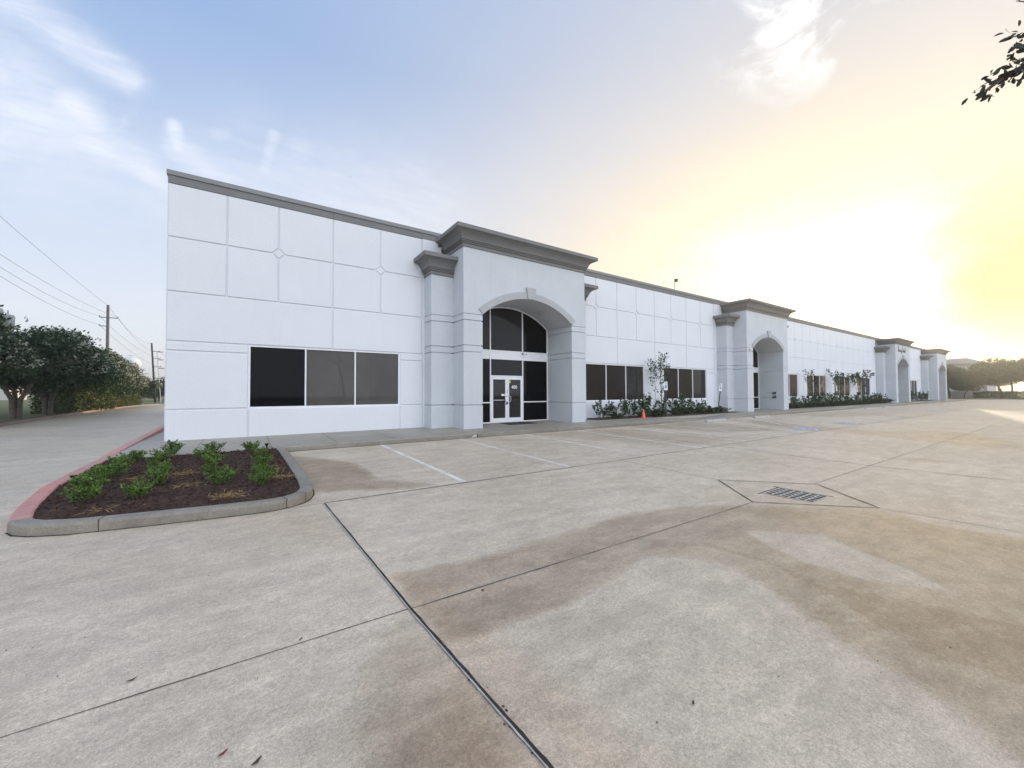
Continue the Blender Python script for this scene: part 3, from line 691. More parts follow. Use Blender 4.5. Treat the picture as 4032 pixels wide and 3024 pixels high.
for k in range(-1, 60):
    x = .54 + 1.6 * k
    if x > 94: break
    mb.face([(x - .007, 11.9, sw(x, 11.9) + .003), (x + .007, 11.9, sw(x, 11.9) + .003), (x + .007, 13.2, sw(x, 13.2) + .003), (x - .007, 13.2, sw(x, 13.2) + .003)])
    mb.face([(x - .007, 13.26, sw(x, 13.26) + .003), (x + .007, 13.26, sw(x, 13.26) + .003), (x + .007, 14.98, sw(x, 14.98) + .003), (x - .007, 14.98, sw(x, 14.98) + .003)])
mb.build('control_joint', M['hair'], SWALK)
mb = MB()   # chipped kerb joint
mb.face([(6.50, 11.835, -1.50), (6.54, 11.835, -1.50), (6.535, 11.835, -1.39), (6.51, 11.835, -1.39)])
mb.build('kerb_gap', M['crack'], SWALK)
mb = MB()
c = (6.40, 11.86); mb.v = [(6.28, 11.83, -1.50), (6.49, 11.83, -1.50), (6.50, 11.835, -1.40), (6.42, 11.80, -1.45), (6.36, 11.835, -1.43)]; mb.f = [(0, 1, 3), (1, 2, 3), (2, 4, 3), (4, 0, 3)]; mb.mi = [0] * 4
mb.build('chipped_corner', M['chip'], SWALK)
# joint lines of stains at kerb ramps, bed kerbs
for i, (x0, x1) in enumerate(((17.8, 25.3), (43.0, 50.4), (68.6, 75.0))):
    mb = MB()
    n = 24
    for k in range(n):
        a = x0 + (x1 - x0) * k / n; b = x0 + (x1 - x0) * (k + 1) / n
        za, zb = -1.345, -1.345
        mb.face([(a, 13.24, sw(a, 13.0) - .02), (b, 13.24, sw(b, 13.0) - .02), (b, 13.24, zb), (a, 13.24, za)])
        mb.face([(a, 13.24, za), (b, 13.24, zb), (b, 13.40, zb), (a, 13.40, za)])
    tag(mb.build('kerb', M['kerb']), ('low bed kerb behind the ramp left of the second portico', 'low bed kerb behind the ramp left of the third portico', 'low bed kerb behind the farthest ramp')[i], 'kerb', kind='structure')
mb = MB()
for a0 in (24.6, 49.9):
    p = [(a0 - 1.9, 11.95), (a0 + .5, 13.2), (a0 - 1.0, 13.2), (a0 - 3.0, 12.2)]
mb.face([(22.4, 12.0, sw(22.4, 12) + .004), (24.9, 13.1, sw(24.9, 13.05) + .006), (22.9, 13.18, sw(22.9, 13.05) + .006), (20.9, 12.6, sw(20.9, 12.6) + .006)])
mb.build('ramp_surface', M['ramp'], SWALK)

# ------------------------------------------------------------------ the building
Y0 = 15.0; G = .024      # wall plane, half a reveal joint
BX1 = 93.0; BACK = 43.0
B = empty('office_building', (-1.97, 15.0, -1.34)); tag(B, 'long white tilt wall office building with four arched grey porticoes', 'building')
def bpart(mb, name, m, parent=None, **kw):
    o = mb.build(name, m, parent if parent else B, **kw)
    if parent is None: o.matrix_parent_inverse = Matrix.Translation(B.location).inverted()
    return o
def bempty(name, parent=None):
    o = empty(name, (0, 0, 0)); o.parent = B; o.matrix_parent_inverse = Matrix.Translation(B.location).inverted(); return o
bays = [(-1.975, 5.79, [-.557, .822, 2.478, 4.131, 5.768], [.822, 4.131], [(.032, 4.872, (1.646, 3.249), 0)]),
        (14.08, 27.17, [15.53, 17.18, 18.85, 20.53, 22.18, 23.83, 25.48, 27.13], [15.53, 18.85, 22.18, 25.48], [(14.70, 19.52, (16.31, 17.92), 1), (21.38, 26.16, (22.95, 24.55), 2)]),
        (35.68, 62.1, [35.4 + 1.653 * k for k in range(1, 17)], [35.4 + 1.653 * k for k in range(3, 17, 2)], [(36.05, 40.85, (37.65, 39.20), 3), (42.83, 47.40, (44.35, 45.87), 4), (49.50, 54.10, (51.03, 52.57), 5), (56.22, 60.80, (57.75, 59.27), 6)]),
        (71.2, 83.9, [70.9 + 1.653 * k for k in range(1, 8)], [70.9 + 1.653 * k for k in range(1, 8, 2)], [(72.0, 76.2, (73.4, 74.8), 7), (77.9, 82.1, (79.3, 80.7), 8)])]
ZT, Z1, Z2, Z3, Z3b, Z4, ZB = 6.20, 4.615, 3.02, 1.565, 1.285, -.445, -1.55
wall = MB(); back = MB()
DR = .175
def cell(mb, x0, x1, z0, z1, cut=()):
    x0 += G; x1 -= G; z0 += G; z1 -= G
    c = DR - .005
    P = []
    for (nm, x, z) in (('bl', x0, z0), ('br', x1, z0), ('tr', x1, z1), ('tl', x0, z1)):
        if nm in cut:
            if nm == 'bl': P += [(x, z + c), (x + c, z)]
            if nm == 'br': P += [(x - c, z), (x, z + c)]
            if nm == 'tr': P += [(x, z - c), (x - c, z)]
            if nm == 'tl': P += [(x + c, z), (x, z - c)]
        else: P.append((x, z))
    mb.panel(P, Y0, Y0 + .045)
for (bx0, bx1, js, dias, wins) in bays:
    edges = [bx0] + [j for j in js if bx0 + .1 < j < bx1 - .01] + [bx1]
    e2 = [edges[0]] + edges[1:]
    for a, b in zip(e2[:-1], e2[1:]):
        if b - a < .06: continue
        da = any(abs(a - q) < .01 for q in dias); db = any(abs(b - q) < .01 for q in dias)
        cell(wall, a, b, Z1, ZT, (('bl',) if da else ()) + (('br',) if db else ()))
        cell(wall, a, b, Z2, Z1, (('tl',) if da else ()) + (('tr',) if db else ()))
    for q in dias:
        if bx0 < q < bx1:
            s_ = DR - .035; wall.panel([(q - s_, Z1), (q, Z1 - s_), (q + s_, Z1), (q, Z1 + s_)], Y0, Y0 + .045)
    # mid storey band between Z3 and Z2: joints that are not diamond joints
    mj = [bx0] + [j for j in edges[1:-1] if not any(abs(j - q) < .01 for q in dias) and j - bx0 > 1.5] + [bx1]
    for a, b in zip(mj[:-1], mj[1:]): cell(wall, a, b, Z3, Z2)
    # piers and below the windows
    x = bx0; piers = []
    for (wa, wb, mm, k) in wins: piers.append((x, wa)); x = wb
    piers.append((x, bx1))
    for a, b in piers:
        if b - a < .05: continue
        mids = [a] + ([j for j in js if a + .4 < j < b - .4 and not any(abs(j - q) < .01 for q in dias)] if b - a > 1.6 and a > 6 else []) + [b]
        for p, q in zip(mids[:-1], mids[1:]):
            cell(wall, p, q, Z3b, Z3); cell(wall, p, q, Z4, Z3b)
            cell(wall, p, q, ZB, Z4)
        back.box(a, b, Y0 + .034, Y0 + .12, Z4, Z3)
    for (wa, wb, mm, k) in wins: cell(wall, wa, wb, ZB, Z4); 
    back.box(bx0, bx1, Y0 + .034, Y0 + .12, Z3, ZT + .3); back.box(bx0, bx1, Y0 + .034, Y0 + .12, ZB, Z4)
    for (wa, wb, mm, k) in wins:
        t = bempty('window')
        lab = ['window nearest the corner with one black pane and two blinds', 'window just right of the first portico', 'window behind the sapling left of the second portico', 'window just right of the second portico'][k] if k < 4 else None
        if lab: t['label'] = lab
        f = MB(); yf = Y0 + .035; w_ = .045
        f.box(wa, wb, yf, yf + .07, Z3 - w_, Z3); f.box(wa, wb, yf, yf + .07, Z4, Z4 + w_)
        for xx in (wa, wb - w_): f.box(xx, xx + w_, yf, yf + .07, Z4 + w_, Z3 - w_)
        for xx in mm: f.box(xx - w_ / 2, xx + w_ / 2, yf, yf + .07, Z4 + w_, Z3 - w_)
        f.build('window_frame', M['frame'], t)
        xs_ = [wa + w_] + [v_ for xx in mm for v_ in (xx - w_ / 2, xx + w_ / 2)] + [wb - w_]
        for i in range(3):
            pm = 'pane_dark' if (k == 0 and i == 0) else 'pane_blind' if k == 0 else ('pane_brown', 'pane_brown', 'pane_grey')[i] if k in (1, 2, 4) else ('pane_grey', 'pane_brown', 'pane_brown')[i]
            g_ = MB(); g_.box(xs_[2 * i], xs_[2 * i + 1], yf + .045, yf + .06, Z4 + w_, Z3 - w_); g_.build('window_pane', M[pm], t)
wall.box(-1.95, BX1, Y0 + .31, BACK, -1.6, 6.40)
wall.box(-1.95, -1.0, Y0 + .121, Y0 + .309, -1.6, 6.40)
# gap pieces behind the porticoes between the bays
for a, b in ((5.79, 6.6), (13.3, 14.08), (27.17, 28.2), (34.9, 35.68), (62.1, 63.0), (70.5, 71.2), (83.9, 84.8), (91.7, BX1)):
    wall.box(a, b, Y0 + .002, Y0 + .12, -1.55, 6.199)
wall.v += back.v and []
off_ = len(wall.v); wall.v += back.v; wall.f += [tuple(i + off_ for i in f) for f in back.f]; wall.mi += back.mi
# side wall panels with the same reveal lines
for (za, zb) in ((ZB, Z4), (Z4, Z3b), (Z3b, Z3), (Z3, Z2), (Z2, Z1), (Z1, ZT)):
    for k in range(8):
        wall.box(-1.975, -1.95, 15.06 + 3.49 * k + .02, 15.06 + 3.49 * (k + 1) - .02, za + G, zb - G)
bpart(wall, 'wall', M['wall'])
pb = MB(); pj = [-1.975, 2.478, 5.77, 9, 15.0, 17.18, 20.53, 23.83, 27.13, 31, 37, 40.35, 43.6, 46.9, 50.2, 53.5, 56.9, 60.2, 64, 74, 77.5, 81, 87, BX1]
for a, b in zip(pj[:-1], pj[1:]): pb.box(a + .006, b - .006, Y0 - .003, Y0 + .309, ZT, 6.425)
pb.box(-1.978, -1.90, Y0 + .31, BACK, ZT, 6.425)
bpart(pb, 'parapet_band', M['cornice'])
cp = MB(); cp.box(-2.0, BX1 + .03, Y0 - .035, Y0 + .34, 6.43, 6.567); cp.box(-2.0, -1.7, Y0 + .341, BACK, 6.43, 6.567); cp.box(-2.0, BX1 + .03, BACK + .001, BACK + .3, 6.43, 6.567)
bpart(cp, 'coping', M['coping'])
rf = MB(); rf.box(-1.69, BX1, Y0 + .35, BACK, 6.401, 6.42); bpart(rf, 'roof', M['roof'])

PROF = [(0, 0), (.04, 0), (.04, .115), (.015, .117), (.015, .135), (.075, .138), (.075, .172), (.045, .174), (.045, .192), (.105, .195), (.105, .226), (.075, .228), (.075, .246), (.13, .25), (.13, .272),
        (.135, .30), (.16, .36), (.20, .42), (.26, .475), (.335, .515), (.40, .535), (.40, .55), (.455, .552), (.455, .70), (.0, .705)]
def cornice(x0, x1, yf, yb, z, h_):
    mb = MB(); k = h_ / .705; rows = []
    for (o_, zz_) in PROF:
        o1 = o_ * 1.0; zq = z + zz_ * k
        rows.append([(x0 - o1, yb, zq), (x0 - o1, yf - o1, zq), (x1 + o1, yf - o1, zq), (x1 + o1, yb, zq)])
    for a, b in zip(rows[:-1], rows[1:]):
        for j in range(3): mb.face([a[j], a[j + 1], b[j + 1], b[j]])
    mb.face(rows[-1]); mb.face(rows[0])
    return mb
def banded(mb, x0, x1, y0, y1, zs, g=.021):
    mb.box(x0 + .04, x1 - .04, y0 + .04, y1, zs[0], zs[-1])
    for a, b in zip(zs[:-1], zs[1:]):
        za = a + (g if a != zs[0] else 0); zb = b - (g if b != zs[-1] else 0)
        mb.box(x0, x1, y0, y1 + .001, za, zb)
BANDS = [-1.6, -.45, 1.59, 1.84, 2.81, 3.05]
def portico(L, idx):
    Rr = L + 6.33; oL = L + .83; oR = Rr - .82; yf, yb = 13.41, 15.30
    p = bempty('portico'); p['label'] = ['nearest portico with double doors under a wide arch', 'second portico from the corner', 'third portico carrying brown lettering', 'farthest portico at the end of the building'][idx]
    mb = MB()
    banded(mb, L, oL, yf, yb, BANDS); banded(mb, oR, Rr, yf, yb, BANDS)
    cx = (oL + oR) / 2; hs = (oR - oL) / 2; rise = .875; rad = (hs * hs + rise * rise) / (2 * rise); zc_ = 3.09 + rise - rad; top = 5.66
    arch = lambda x: zc_ + math.sqrt(max(0, rad * rad - (x - cx) ** 2))
    mb.box(L, oL, yf, yb, 3.05 + .021, top); mb.box(oR, Rr, yf, yb, 3.05 + .021, top); mb.box(L + .04, oL - .04, yf + .04, yb, 3.0, 3.2); mb.box(oR + .04, Rr - .04, yf + .04, yb, 3.0, 3.2)
    n = 36
    for k in range(n):
        a = oL + (oR - oL) * k / n; b = oL + (oR - oL) * (k + 1) / n; za, zb = arch(a), arch(b)
        mb.face([(a, yf, za), (b, yf, zb), (b, yf, top), (a, yf, top)])
        mb.face([(a, yf, za), (a, yb, za), (b, yb, zb), (b, yf, zb)])
        mb.face([(a, yb, za), (b, yb, zb), (b, yb, top), (a, yb, top)])
    mb.box(L, Rr, yf + .001, yb + .4, top, top + .6)
    q = bempty('portico_wall'); bpy.data.objects.remove(q)
    mb.build('portico_wall', M['portico'], p)
    cornice(L, Rr, yf, 15.01, 5.62, .69).build('cornice', M['cornice'], p)
    # arch trim
    tr = MB(); t_ = .27; y1 = yf - .045
    a0 = math.asin(hs / rad)
    for k in range(n):
        u0_ = -a0 + 2 * a0 * k / n; u1 = -a0 + 2 * a0 * (k + 1) / n
        P_ = lambda u, r_: (cx + r_ * math.sin(u), zc_ + r_ * math.cos(u))
        i0, i1, o0, o1 = P_(u0_, rad - .004), P_(u1, rad - .004), P_(u0_, rad + t_), P_(u1, rad + t_)
        tr.face([(i0[0], y1, i0[1]), (i1[0], y1, i1[1]), (o1[0], y1, o1[1]), (o0[0], y1, o0[1])])
        tr.face([(o0[0], y1, o0[1]), (o1[0], y1, o1[1]), (o1[0], yf + .01, o1[1]), (o0[0], yf + .01, o0[1])])
        tr.face([(i0[0], y1, i0[1]), (i1[0], y1, i1[1]), (i1[0], yf + .01, i1[1]), (i0[0], yf + .01, i0[1])])
        if k in (0, n - 1):
            i, o_ = (i0, o0) if k == 0 else (i1, o1)
            tr.face([(i[0], y1, i[1]), (o_[0], y1, o_[1]), (o_[0], yf + .01, o_[1]), (i[0], yf + .01, i[1])])
    tr.build('arch_trim', M['trim'], p)
    ks = MB(); y2 = yf - .10; zk0, zk1 = 3.955, 4.44
    A = [(cx - .175, zk0), (cx + .175, zk0), (cx + .25, zk1), (cx - .25, zk1)]
    ks.face([(x, y2, z) for x, z in A])
    for k in range(4):
        a, b = A[k], A[(k + 1) % 4]; ks.face([(a[0], y2, a[1]), (b[0], y2, b[1]), (b[0], yf + .01, b[1]), (a[0], yf + .01, a[1])])
    ks.build('keystone', M['trim'], p)
    for (a, b) in ((L - .93, L), (Rr, Rr + .93)):
        pl_ = bempty('pilaster'); m2 = MB()
        bb = MB(); yq = 14.30
        banded(bb, a, b - .0 if a < L - .5 else b, yq, Y0 + .1, BANDS)
        bb.box(a, b, yq, Y0 + .1, 3.05 + .021, 4.72); bb.box(a + .04, b - .04, yq + .04, Y0 + .1, 3.0, 3.2)
        bb.build('pilaster_shaft', M['portico'], pl_)
        xa, xb = (a, b - .46) if a < L - .5 else (a + .46, b)
        # the capital butts against the portico side
        xa, xb = a, b
        cornice(xa, xb, yq, 15.01, 4.62, .71).build('capital', M['cornice'], pl_)
    # storefront
    ys = 15.17; s = bempty('storefront')
    fr = MB(); W = .055
    zt = lambda x: arch(min(max(x, oL + .01), oR - .01))
    dL, dR_ = oL + 1.39, oL + 3.16
    fd = .09; y_ = ys - .02
    def vbar(x, z0, z1, w_=W): fr.box(x - w_ / 2, x + w_ / 2, y_, y_ + fd, z0, z1)
    for x in (oL + .03, oR - .03): vbar(x, -1.345, zt(x))
    for x in (dL, dR_): vbar(x, -1.345, zt(x) - .02)
    def hbar(a, b, z0, z1): fr.box(a + W / 2, b - W / 2, y_ + .002, y_ + fd - .002, z0, z1)
    for a, b in ((oL + .03, dL), (dL, dR_), (dR_, oR - .03)):
        hbar(a, b, 1.53, 1.58); hbar(a, b, 1.895, 1.945)
        fr.box(a + W / 2, b - W / 2, y_ + .012, y_ + fd - .01, 1.58, 1.895)
    for a, b in ((oL + .03, dL), (dR_, oR - .03)): hbar(a, b, -.445, -.395); hbar(a, b, -1.345, -1.29)
    hbar(dL, dR_, .75, .80)
    for k in range(n):      # curved head member
        a = oL + .03 + (oR - oL - .06) * k / n; b = oL + .03 + (oR - oL - .06) * (k + 1) / n; za, zb = arch(a) + .01, arch(b) + .01
        fr.face([(a, y_ + .003, za - .07), (b, y_ + .003, zb - .07), (b, y_ + .003, zb), (a, y_ + .003, za)])
        fr.face([(a, y_ + .003, za - .07), (b, y_ + .003, zb - .07), (b, y_ + fd, zb - .07), (a, y_ + fd, za - .07)])
    fr.build('storefront_frame', M['frame'], s)
    yg = ys + .02
    def pane(x0_, x1_, z0, z1, m):
        g_ = MB(); g_.box(x0_ + W / 2, x1_ - W / 2, yg, yg + .012, z0, z1); g_.build('glass_pane', M[m], s)
    for (a, b, m) in ((oL + .03, dL, 'pane_dark'), (dR_, oR - .03, 'pane_dark')):
        pane(a, b, -1.29, -.445, m); pane(a, b, -.395, 1.53, m)
    pane(dL, dR_, .80, 1.53, 'pane_grey')
    for (a, b, m) in ((oL + .03, dL, 'pane_grey'), (dL, dR_, 'pane_grey'), (dR_, oR - .03, 'pane_dark')):
        g_ = MB(); nn = 12; lo = [(a + W / 2 + (b - a - W) * k / nn) for k in range(nn + 1)]
        g_.face([(x, yg, 1.945) for x in (lo[0], lo[-1])] + [(x, yg, arch(x) - .05) for x in reversed(lo)]); g_.build('glass_pane', M[m], s)
    xm = (dL + dR_) / 2
    for (a, b, sd) in ((dL + W / 2 + .004, xm - .004, 0), (xm + .004, dR_ - W / 2 - .004, 1)):
        dr = bempty('door'); dd = MB(); st = .10; z0, z1 = -1.33, .745
        dd.box(a, a + st, y_ - .004, y_ + .05, z0, z1); dd.box(b - st, b, y_ - .004, y_ + .05, z0, z1)
        dd.box(a + st, b - st, y_ - .003, y_ + .049, z0, z0 + .20); dd.box(a + st, b - st, y_ - .003, y_ + .049, z1 - .125, z1)
        dd.build('door_leaf', M['frame'], dr, bevel=.004)
        gg = MB(); gg.box(a + st, b - st, yg - .01, yg, z0 + .20, z1 - .125); gg.build('door_glass', M['pane_door'], dr)
        pbq = MB(); pbq.box(a + st + .02, b - st - .03, yg - .016, yg - .012, -.33, -.305); pbq.build('push_bar', M['black'] if sd else M['silver'], dr)
        hx = (b - .05) if sd == 0 else (a + .05)
        hd = MB(); sx_ = -1 if sd == 0 else 1
        hd.tube([(hx, y_ - .005, -.14), (hx + .03 * sx_, y_ - .05, -.14), (hx + .09 * sx_, y_ - .075, -.16), (hx + .10 * sx_, y_ - .078, -.27), (hx + .09 * sx_, y_ - .075, -.38), (hx + .03 * sx_, y_ - .05, -.40), (hx, y_ - .005, -.40)], .013, 8)
        hd.build('pull_handle', M['silver'], dr, smooth=True)
        if idx == 0:
            if sd == 1:
                text_part('400', .21, M['white'], dr, Matrix.Translation(((a + b) / 2 - .02, yg - .014, .27)) @ FACE_S, .001, 'door_number', .004)
                stc = MB(); stc.box(a + st + .0, a + st + .10, yg - .014, yg - .0115, .46, .61); stc.build('sticker', M['yellow'], dr)
                stc = MB(); stc.lathe([(.024, 0), (.024, .002)], (0, 0, 0), 12); q_ = stc.build('sticker_mark', M['black'], dr); q_.rotation_euler = (math.pi / 2, 0, 0); q_.location = (a + st + .05, yg - .0142, .555)
                lk = MB(); lk.box(a + .015, a + .03, y_ - .012, y_ - .004, -.02, .17); lk.build('latch_guard', M['black'], dr)
            else:
                stc = MB(); stc.box(b - st - .19, b - st - .01, yg - .014, yg - .0115, -.13, -.04); stc.build('notice_plate', M['white'], dr)
                lk = MB(); lk.box(b - .06, b + .01, y_ - .055, y_ - .004, -.52, -.42); lk.tube([(b - .045, y_ - .03, -.42), (b - .045, y_ - .03, -.385), (b - .01, y_ - .03, -.385), (b - .01, y_ - .03, -.42)], .006, 6)
                lk.build('key_box', M['black'], dr, bevel=.006)
    return p
PX = [6.80, 28.42, 63.80, 85.35]
for i, L in enumerate(PX): portico(L, i)
TR_INV = Matrix.Translation(B.location).inverted()

def lamp_or_cam(name, loc, rz, label, ball=True):
    t = empty(name, loc, rz); tag(t, label, 'camera', 'security cameras on the porticoes')
    m1 = MB(); m1.lathe([(.045, 0), (.045, .02), (.02, .03), (.02, .07)], (0, 0, 0), 12); q = m1.build('bracket', M['can'], t); q.rotation_euler = (math.pi / 2, 0, 0)
    m2 = MB(); m2.tube([(0, -.07, 0), (.03, -.12, -.01), (.10, -.16, -.03)], [.045, .05, .045], 12); m2.build('camera_body', M['frame'], t, smooth=True)
    m3 = MB(); m3.tube([(.10, -.16, -.03), (.118, -.17, -.034)], [.036, .034], 12); m3.build('camera_lens', M['black'], t)
    return t
lamp_or_cam('security_camera', (10.78, 15.14, 1.86), 0, 'small white security camera on the band over the double doors')
lamp_or_cam('security_camera', (28.72, 13.40, 2.93), 0, 'white security camera on the left pier of the second portico')
t = empty('floodlight', (11.2, 14.3, 3.72)); tag(t, 'small grey floodlight under the arch of the nearest portico', 'floodlight')
MB().tube([(0, 0, .12), (0, 0, 0)], .02, 8).build('stem', M['can'], t); MB().box(-.07, .07, -.06, .06, -.11, 0).build('lamp_housing', M['can'], t, bevel=.015)
t = empty('floodlight', (6.30, 14.4, 5.83)); tag(t, 'small black floodlight tucked under the left end of the nearest cornice', 'floodlight')
MB().box(-.09, .03, -.05, .06, -.05, .05).build('lamp_housing', M['black'], t, bevel=.012); MB().tube([(.0, 0, 0), (.12, 0, .03)], .015, 6).build('stem', M['black'], t)
for z, dz_, l in ((-.06, .10, 'upper small black box on the inner side wall of the second portico'), (-.36, .11, 'lower small black box on the inner side wall of the second portico')):
    t = empty('intercom_box', (33.925, 14.05, z)); tag(t, l, 'wall box'); MB().box(-.07, 0, -.12, .12, -dz_, dz_ * .6).build('box', M['black'], t, bevel=.01); MB().box(-.078, -.071, -.05, .05, -.03, .03).build('face_plate', M['can'], t)
t = empty('roof_vent_pipe', (27.17, 18.0, 6.42)); tag(t, 'thin roof pole with a round head standing on the roof', 'roof pole')
MB().tube([(0, 0, 0), (0, 0, 2.2)], .035, 8).build('pole', M['can'], t); MB().lathe([(.02, 0), (.14, .05), (.17, .14), (.14, .24), (.02, .3)], (.18, 0, 2.05), 12).build('head', M['brownlet'], t, smooth=True)
MB().tube([(0, 0, 2.15), (.18, 0, 2.25)], .03, 6).build('arm', M['can'], t)
# brown lettering on the third portico
sg = empty('wall_sign', (66.6, 13.40, 5.0)); tag(sg, 'small brown cursive lettering on the face of the third portico', 'sign')
for ch, x, sz, dz_ in (('l', -1.55, 1.0, .05), ('m', -1.15, .55, -.05), ('a', -.68, .55, -.05), ('g', -.32, .6, -.1), ('C', .12, .62, -.03), ('a', .52, .5, -.05), ('t', .8, .6, 0), ('u', 1.08, .5, -.06), ('l', 1.40, .9, .03)):
    text_part(ch, sz, M['brownlet'], sg, Matrix.Translation((x, 0, dz_)) @ FACE_S, .02, 'letter', .01, 1.0)
MB().tube([(.1, 0, .30), (.28, 0, .46)], .035, 6).build('accent', M['brownlet'], sg)
# door mat
t = MB().box(9.30, 10.75, 13.95, 14.95, -1.344, -1.33); o = t.build('doormat', M['rubber'], bevel=.004); tag(o, 'black rubber mat in front of the double doors', 'doormat')

# ------------------------------------------------------------------ storm drain grate
t = empty('storm_drain', (7.46, 2.81, hz(7.46, 2.81))); tag(t, 'rectangular slotted steel storm drain grate sunk in the lot', 'drain grate')
gx0, gx1, gy0, gy1 = -.30, .30, -.345, .345
MB().box(gx0, gx1, gy0, gy1, -.02, .0045).build('pit', M['hole'], t)
gb = MB()
for k in range(6):
    x = gx0 + (gx1 - gx0) * k / 5; gb.box(x - .016, x + .016, gy0 - .01, gy1 + .01, .005, .0095)
for k in range(7):
    y = gy0 + (gy1 - gy0) * k / 6; gb.box(gx0, gx1, y - .012, y + .012, .005, .0088)
gb.build('grate', M['steel'], t)
MB().box(gx1 + .03, gx1 + .05, gy0 - .05, gy1 + .12, .0, .008).build('frame_edge', M['crack'], t)
MB().box(gx0 - .12, gx1, gy1 + .03, gy1 + .042, .0, .008).build('frame_edge', M['crack'], t)

# ------------------------------------------------------------------ wheel stops
def wheel_stop():
    t = empty('wheel_stop'); mb = MB(); L = .93
    P_ = [(-.075, 0), (-.075, .03), (-.05, .095), (-.03, .115), (.03, .115), (.05, .095), (.075, .03), (.075, 0)]
    rows = [[(x, y * (.85 if abs(x) > .9 else 1), z * (.82 if abs(x) > .9 else 1)) for y, z in P_] for x in (-L, -L + .06, -.31, .31, L - .06, L)]
    for a, b in zip(rows[:-1], rows[1:]):
        for j in range(len(P_) - 1): mb.face([a[j], a[j + 1], b[j + 1], b[j]])
    mb.face(rows[0]); mb.face(list(reversed(rows[-1])))
    mb.build('stop_block', M['stop'], t)
    for x in (-.6, .6): MB().lathe([(.016, .10), (.016, .119)], (x, 0, 0), 8).build('anchor_pin', M['deadleaf'], t)
    return t
def copy_tree(o, parent=None):
    c = o.copy(); COL.objects.link(c)
    if parent is not None: c.parent = parent; c.matrix_parent_inverse = o.matrix_parent_inverse
    for ch in list(o.children): copy_tree(ch, c)
    return c
ws0 = wheel_stop()
for i, (x, lab) in enumerate(((20.2, 'nearest concrete wheel stop, left of the first hatched aisle'), (25.25, 'second concrete wheel stop, right of the first hatched aisle'), (44.6, 'third wheel stop, by the ramp left of the third portico'),
                              (49.6, 'fourth wheel stop, right of the far ramp'), (69.6, 'fifth wheel stop, in front of the third portico'), (74.5, 'farthest wheel stop, just before the last portico'))):
    o = ws0 if i == 0 else copy_tree(ws0)
    o.location = (x, 11.15, hz(x, 11.15)); o.rotation_euler = (-.021 if False else 0, 0, R((.8, -.5, .4, 0, .6, -.3)[i])); tag(o, lab, 'wheel stop', 'wheel stops along the kerb')

# ------------------------------------------------------------------ cone
t = empty('traffic_cone', (17.45, 13.50, sw(17.45, 13.5))); tag(t, 'small orange traffic cone on the sidewalk edge beside the shrubs', 'traffic cone')
MB().box(-.14, .14, -.14, .14, 0, .025).build('base', M['orange'], t, bevel=.01)
MB().lathe([(.11, .025), (.095, .06), (.028, .46), (.022, .47)], (0, 0, 0), 20).build('cone_body', M['orange'], t, smooth=True)
MB().lathe([(.076, .17), (.0552, .29)], (0, 0, 0), 20).build('faded_band', mat('faded_orange', (.85, .30, .18), .5), t, smooth=True)

# ------------------------------------------------------------------ accessible parking signs
def sign(x, y, lean, label, ztop=.62, rz=0.):
    t = empty('parking_sign', (x, y, -1.33), rz); tag(t, label, 'parking sign', 'accessible parking signs in the beds')
    H = ztop + 1.33; px = lambda z: lean * z / H
    MB().obox((px(H / 2), 0.02, H / 2 - .1), (.03, 0, 0), (0, .018, 0), (lean / 2 * 1.0, 0, H / 2 - .1)).build('post', M['green_post'], t)
    s = MB(); zc_ = H - .26; dx_ = px(zc_)
    s.obox((dx_, -.005, zc_), (.15, 0, 0), (0, .004, 0), (lean / H * .24, 0, .24)).build('sign_plate', M['signw'], t, bevel=.003)
    MB().obox((px(zc_ + .0) , -.0105, zc_ - .04), (.078, 0, 0), (0, .001, 0), (lean / H * .09, 0, .09)).build('symbol_panel', M['signb'], t)
    sym = MB(); sy = -.0125; cx, cz = px(zc_), zc_ - .04
    sym.tube([(cx - .005, sy, cz + .062), (cx - .005, sy, cz + .063)], .011, 8); sym.tube([(cx - .01, sy, cz + .045), (cx - .005, sy, cz - .005), (cx + .03, sy, cz - .008), (cx + .042, sy, cz - .05)], .006, 5)
    sym.tube([(cx - .02, sy, cz + .012), (cx - .035, sy, cz - .02), (cx - .02, sy, cz - .052), (cx + .01, sy, cz - .056), (cx + .025, sy, cz - .035)], .005, 5)
    sym.build('wheelchair_symbol', M['signw'], t)
    for k, (tx, zz_, sz) in enumerate((('RESERVED', .175, .052), ('PARKING', .115, .052), ('VAN', -.19, .04))):
        text_part(tx, sz, M['signg'], t, Matrix.Translation((px(zc_), -.0115, zc_ + zz_)) @ FACE_S, .0008, 'sign_text', .001)
    return t
sign(19.62, 13.62, -.05, 'accessible parking sign beside the sapling left of the second portico', .62)
sign(24.95, 13.6, .42, 'leaning accessible parking sign in front of the pilaster of the second portico', .56)
sign(45.45, 13.62, .0, 'accessible parking sign in front of the third window past the second portico', .55)
sign(51.0, 13.62, .05, 'accessible parking sign in front of the window nearest the third portico', .47)
sign(76.3, 13.62, -.12, 'accessible parking sign between the third and farthest porticoes', .52)

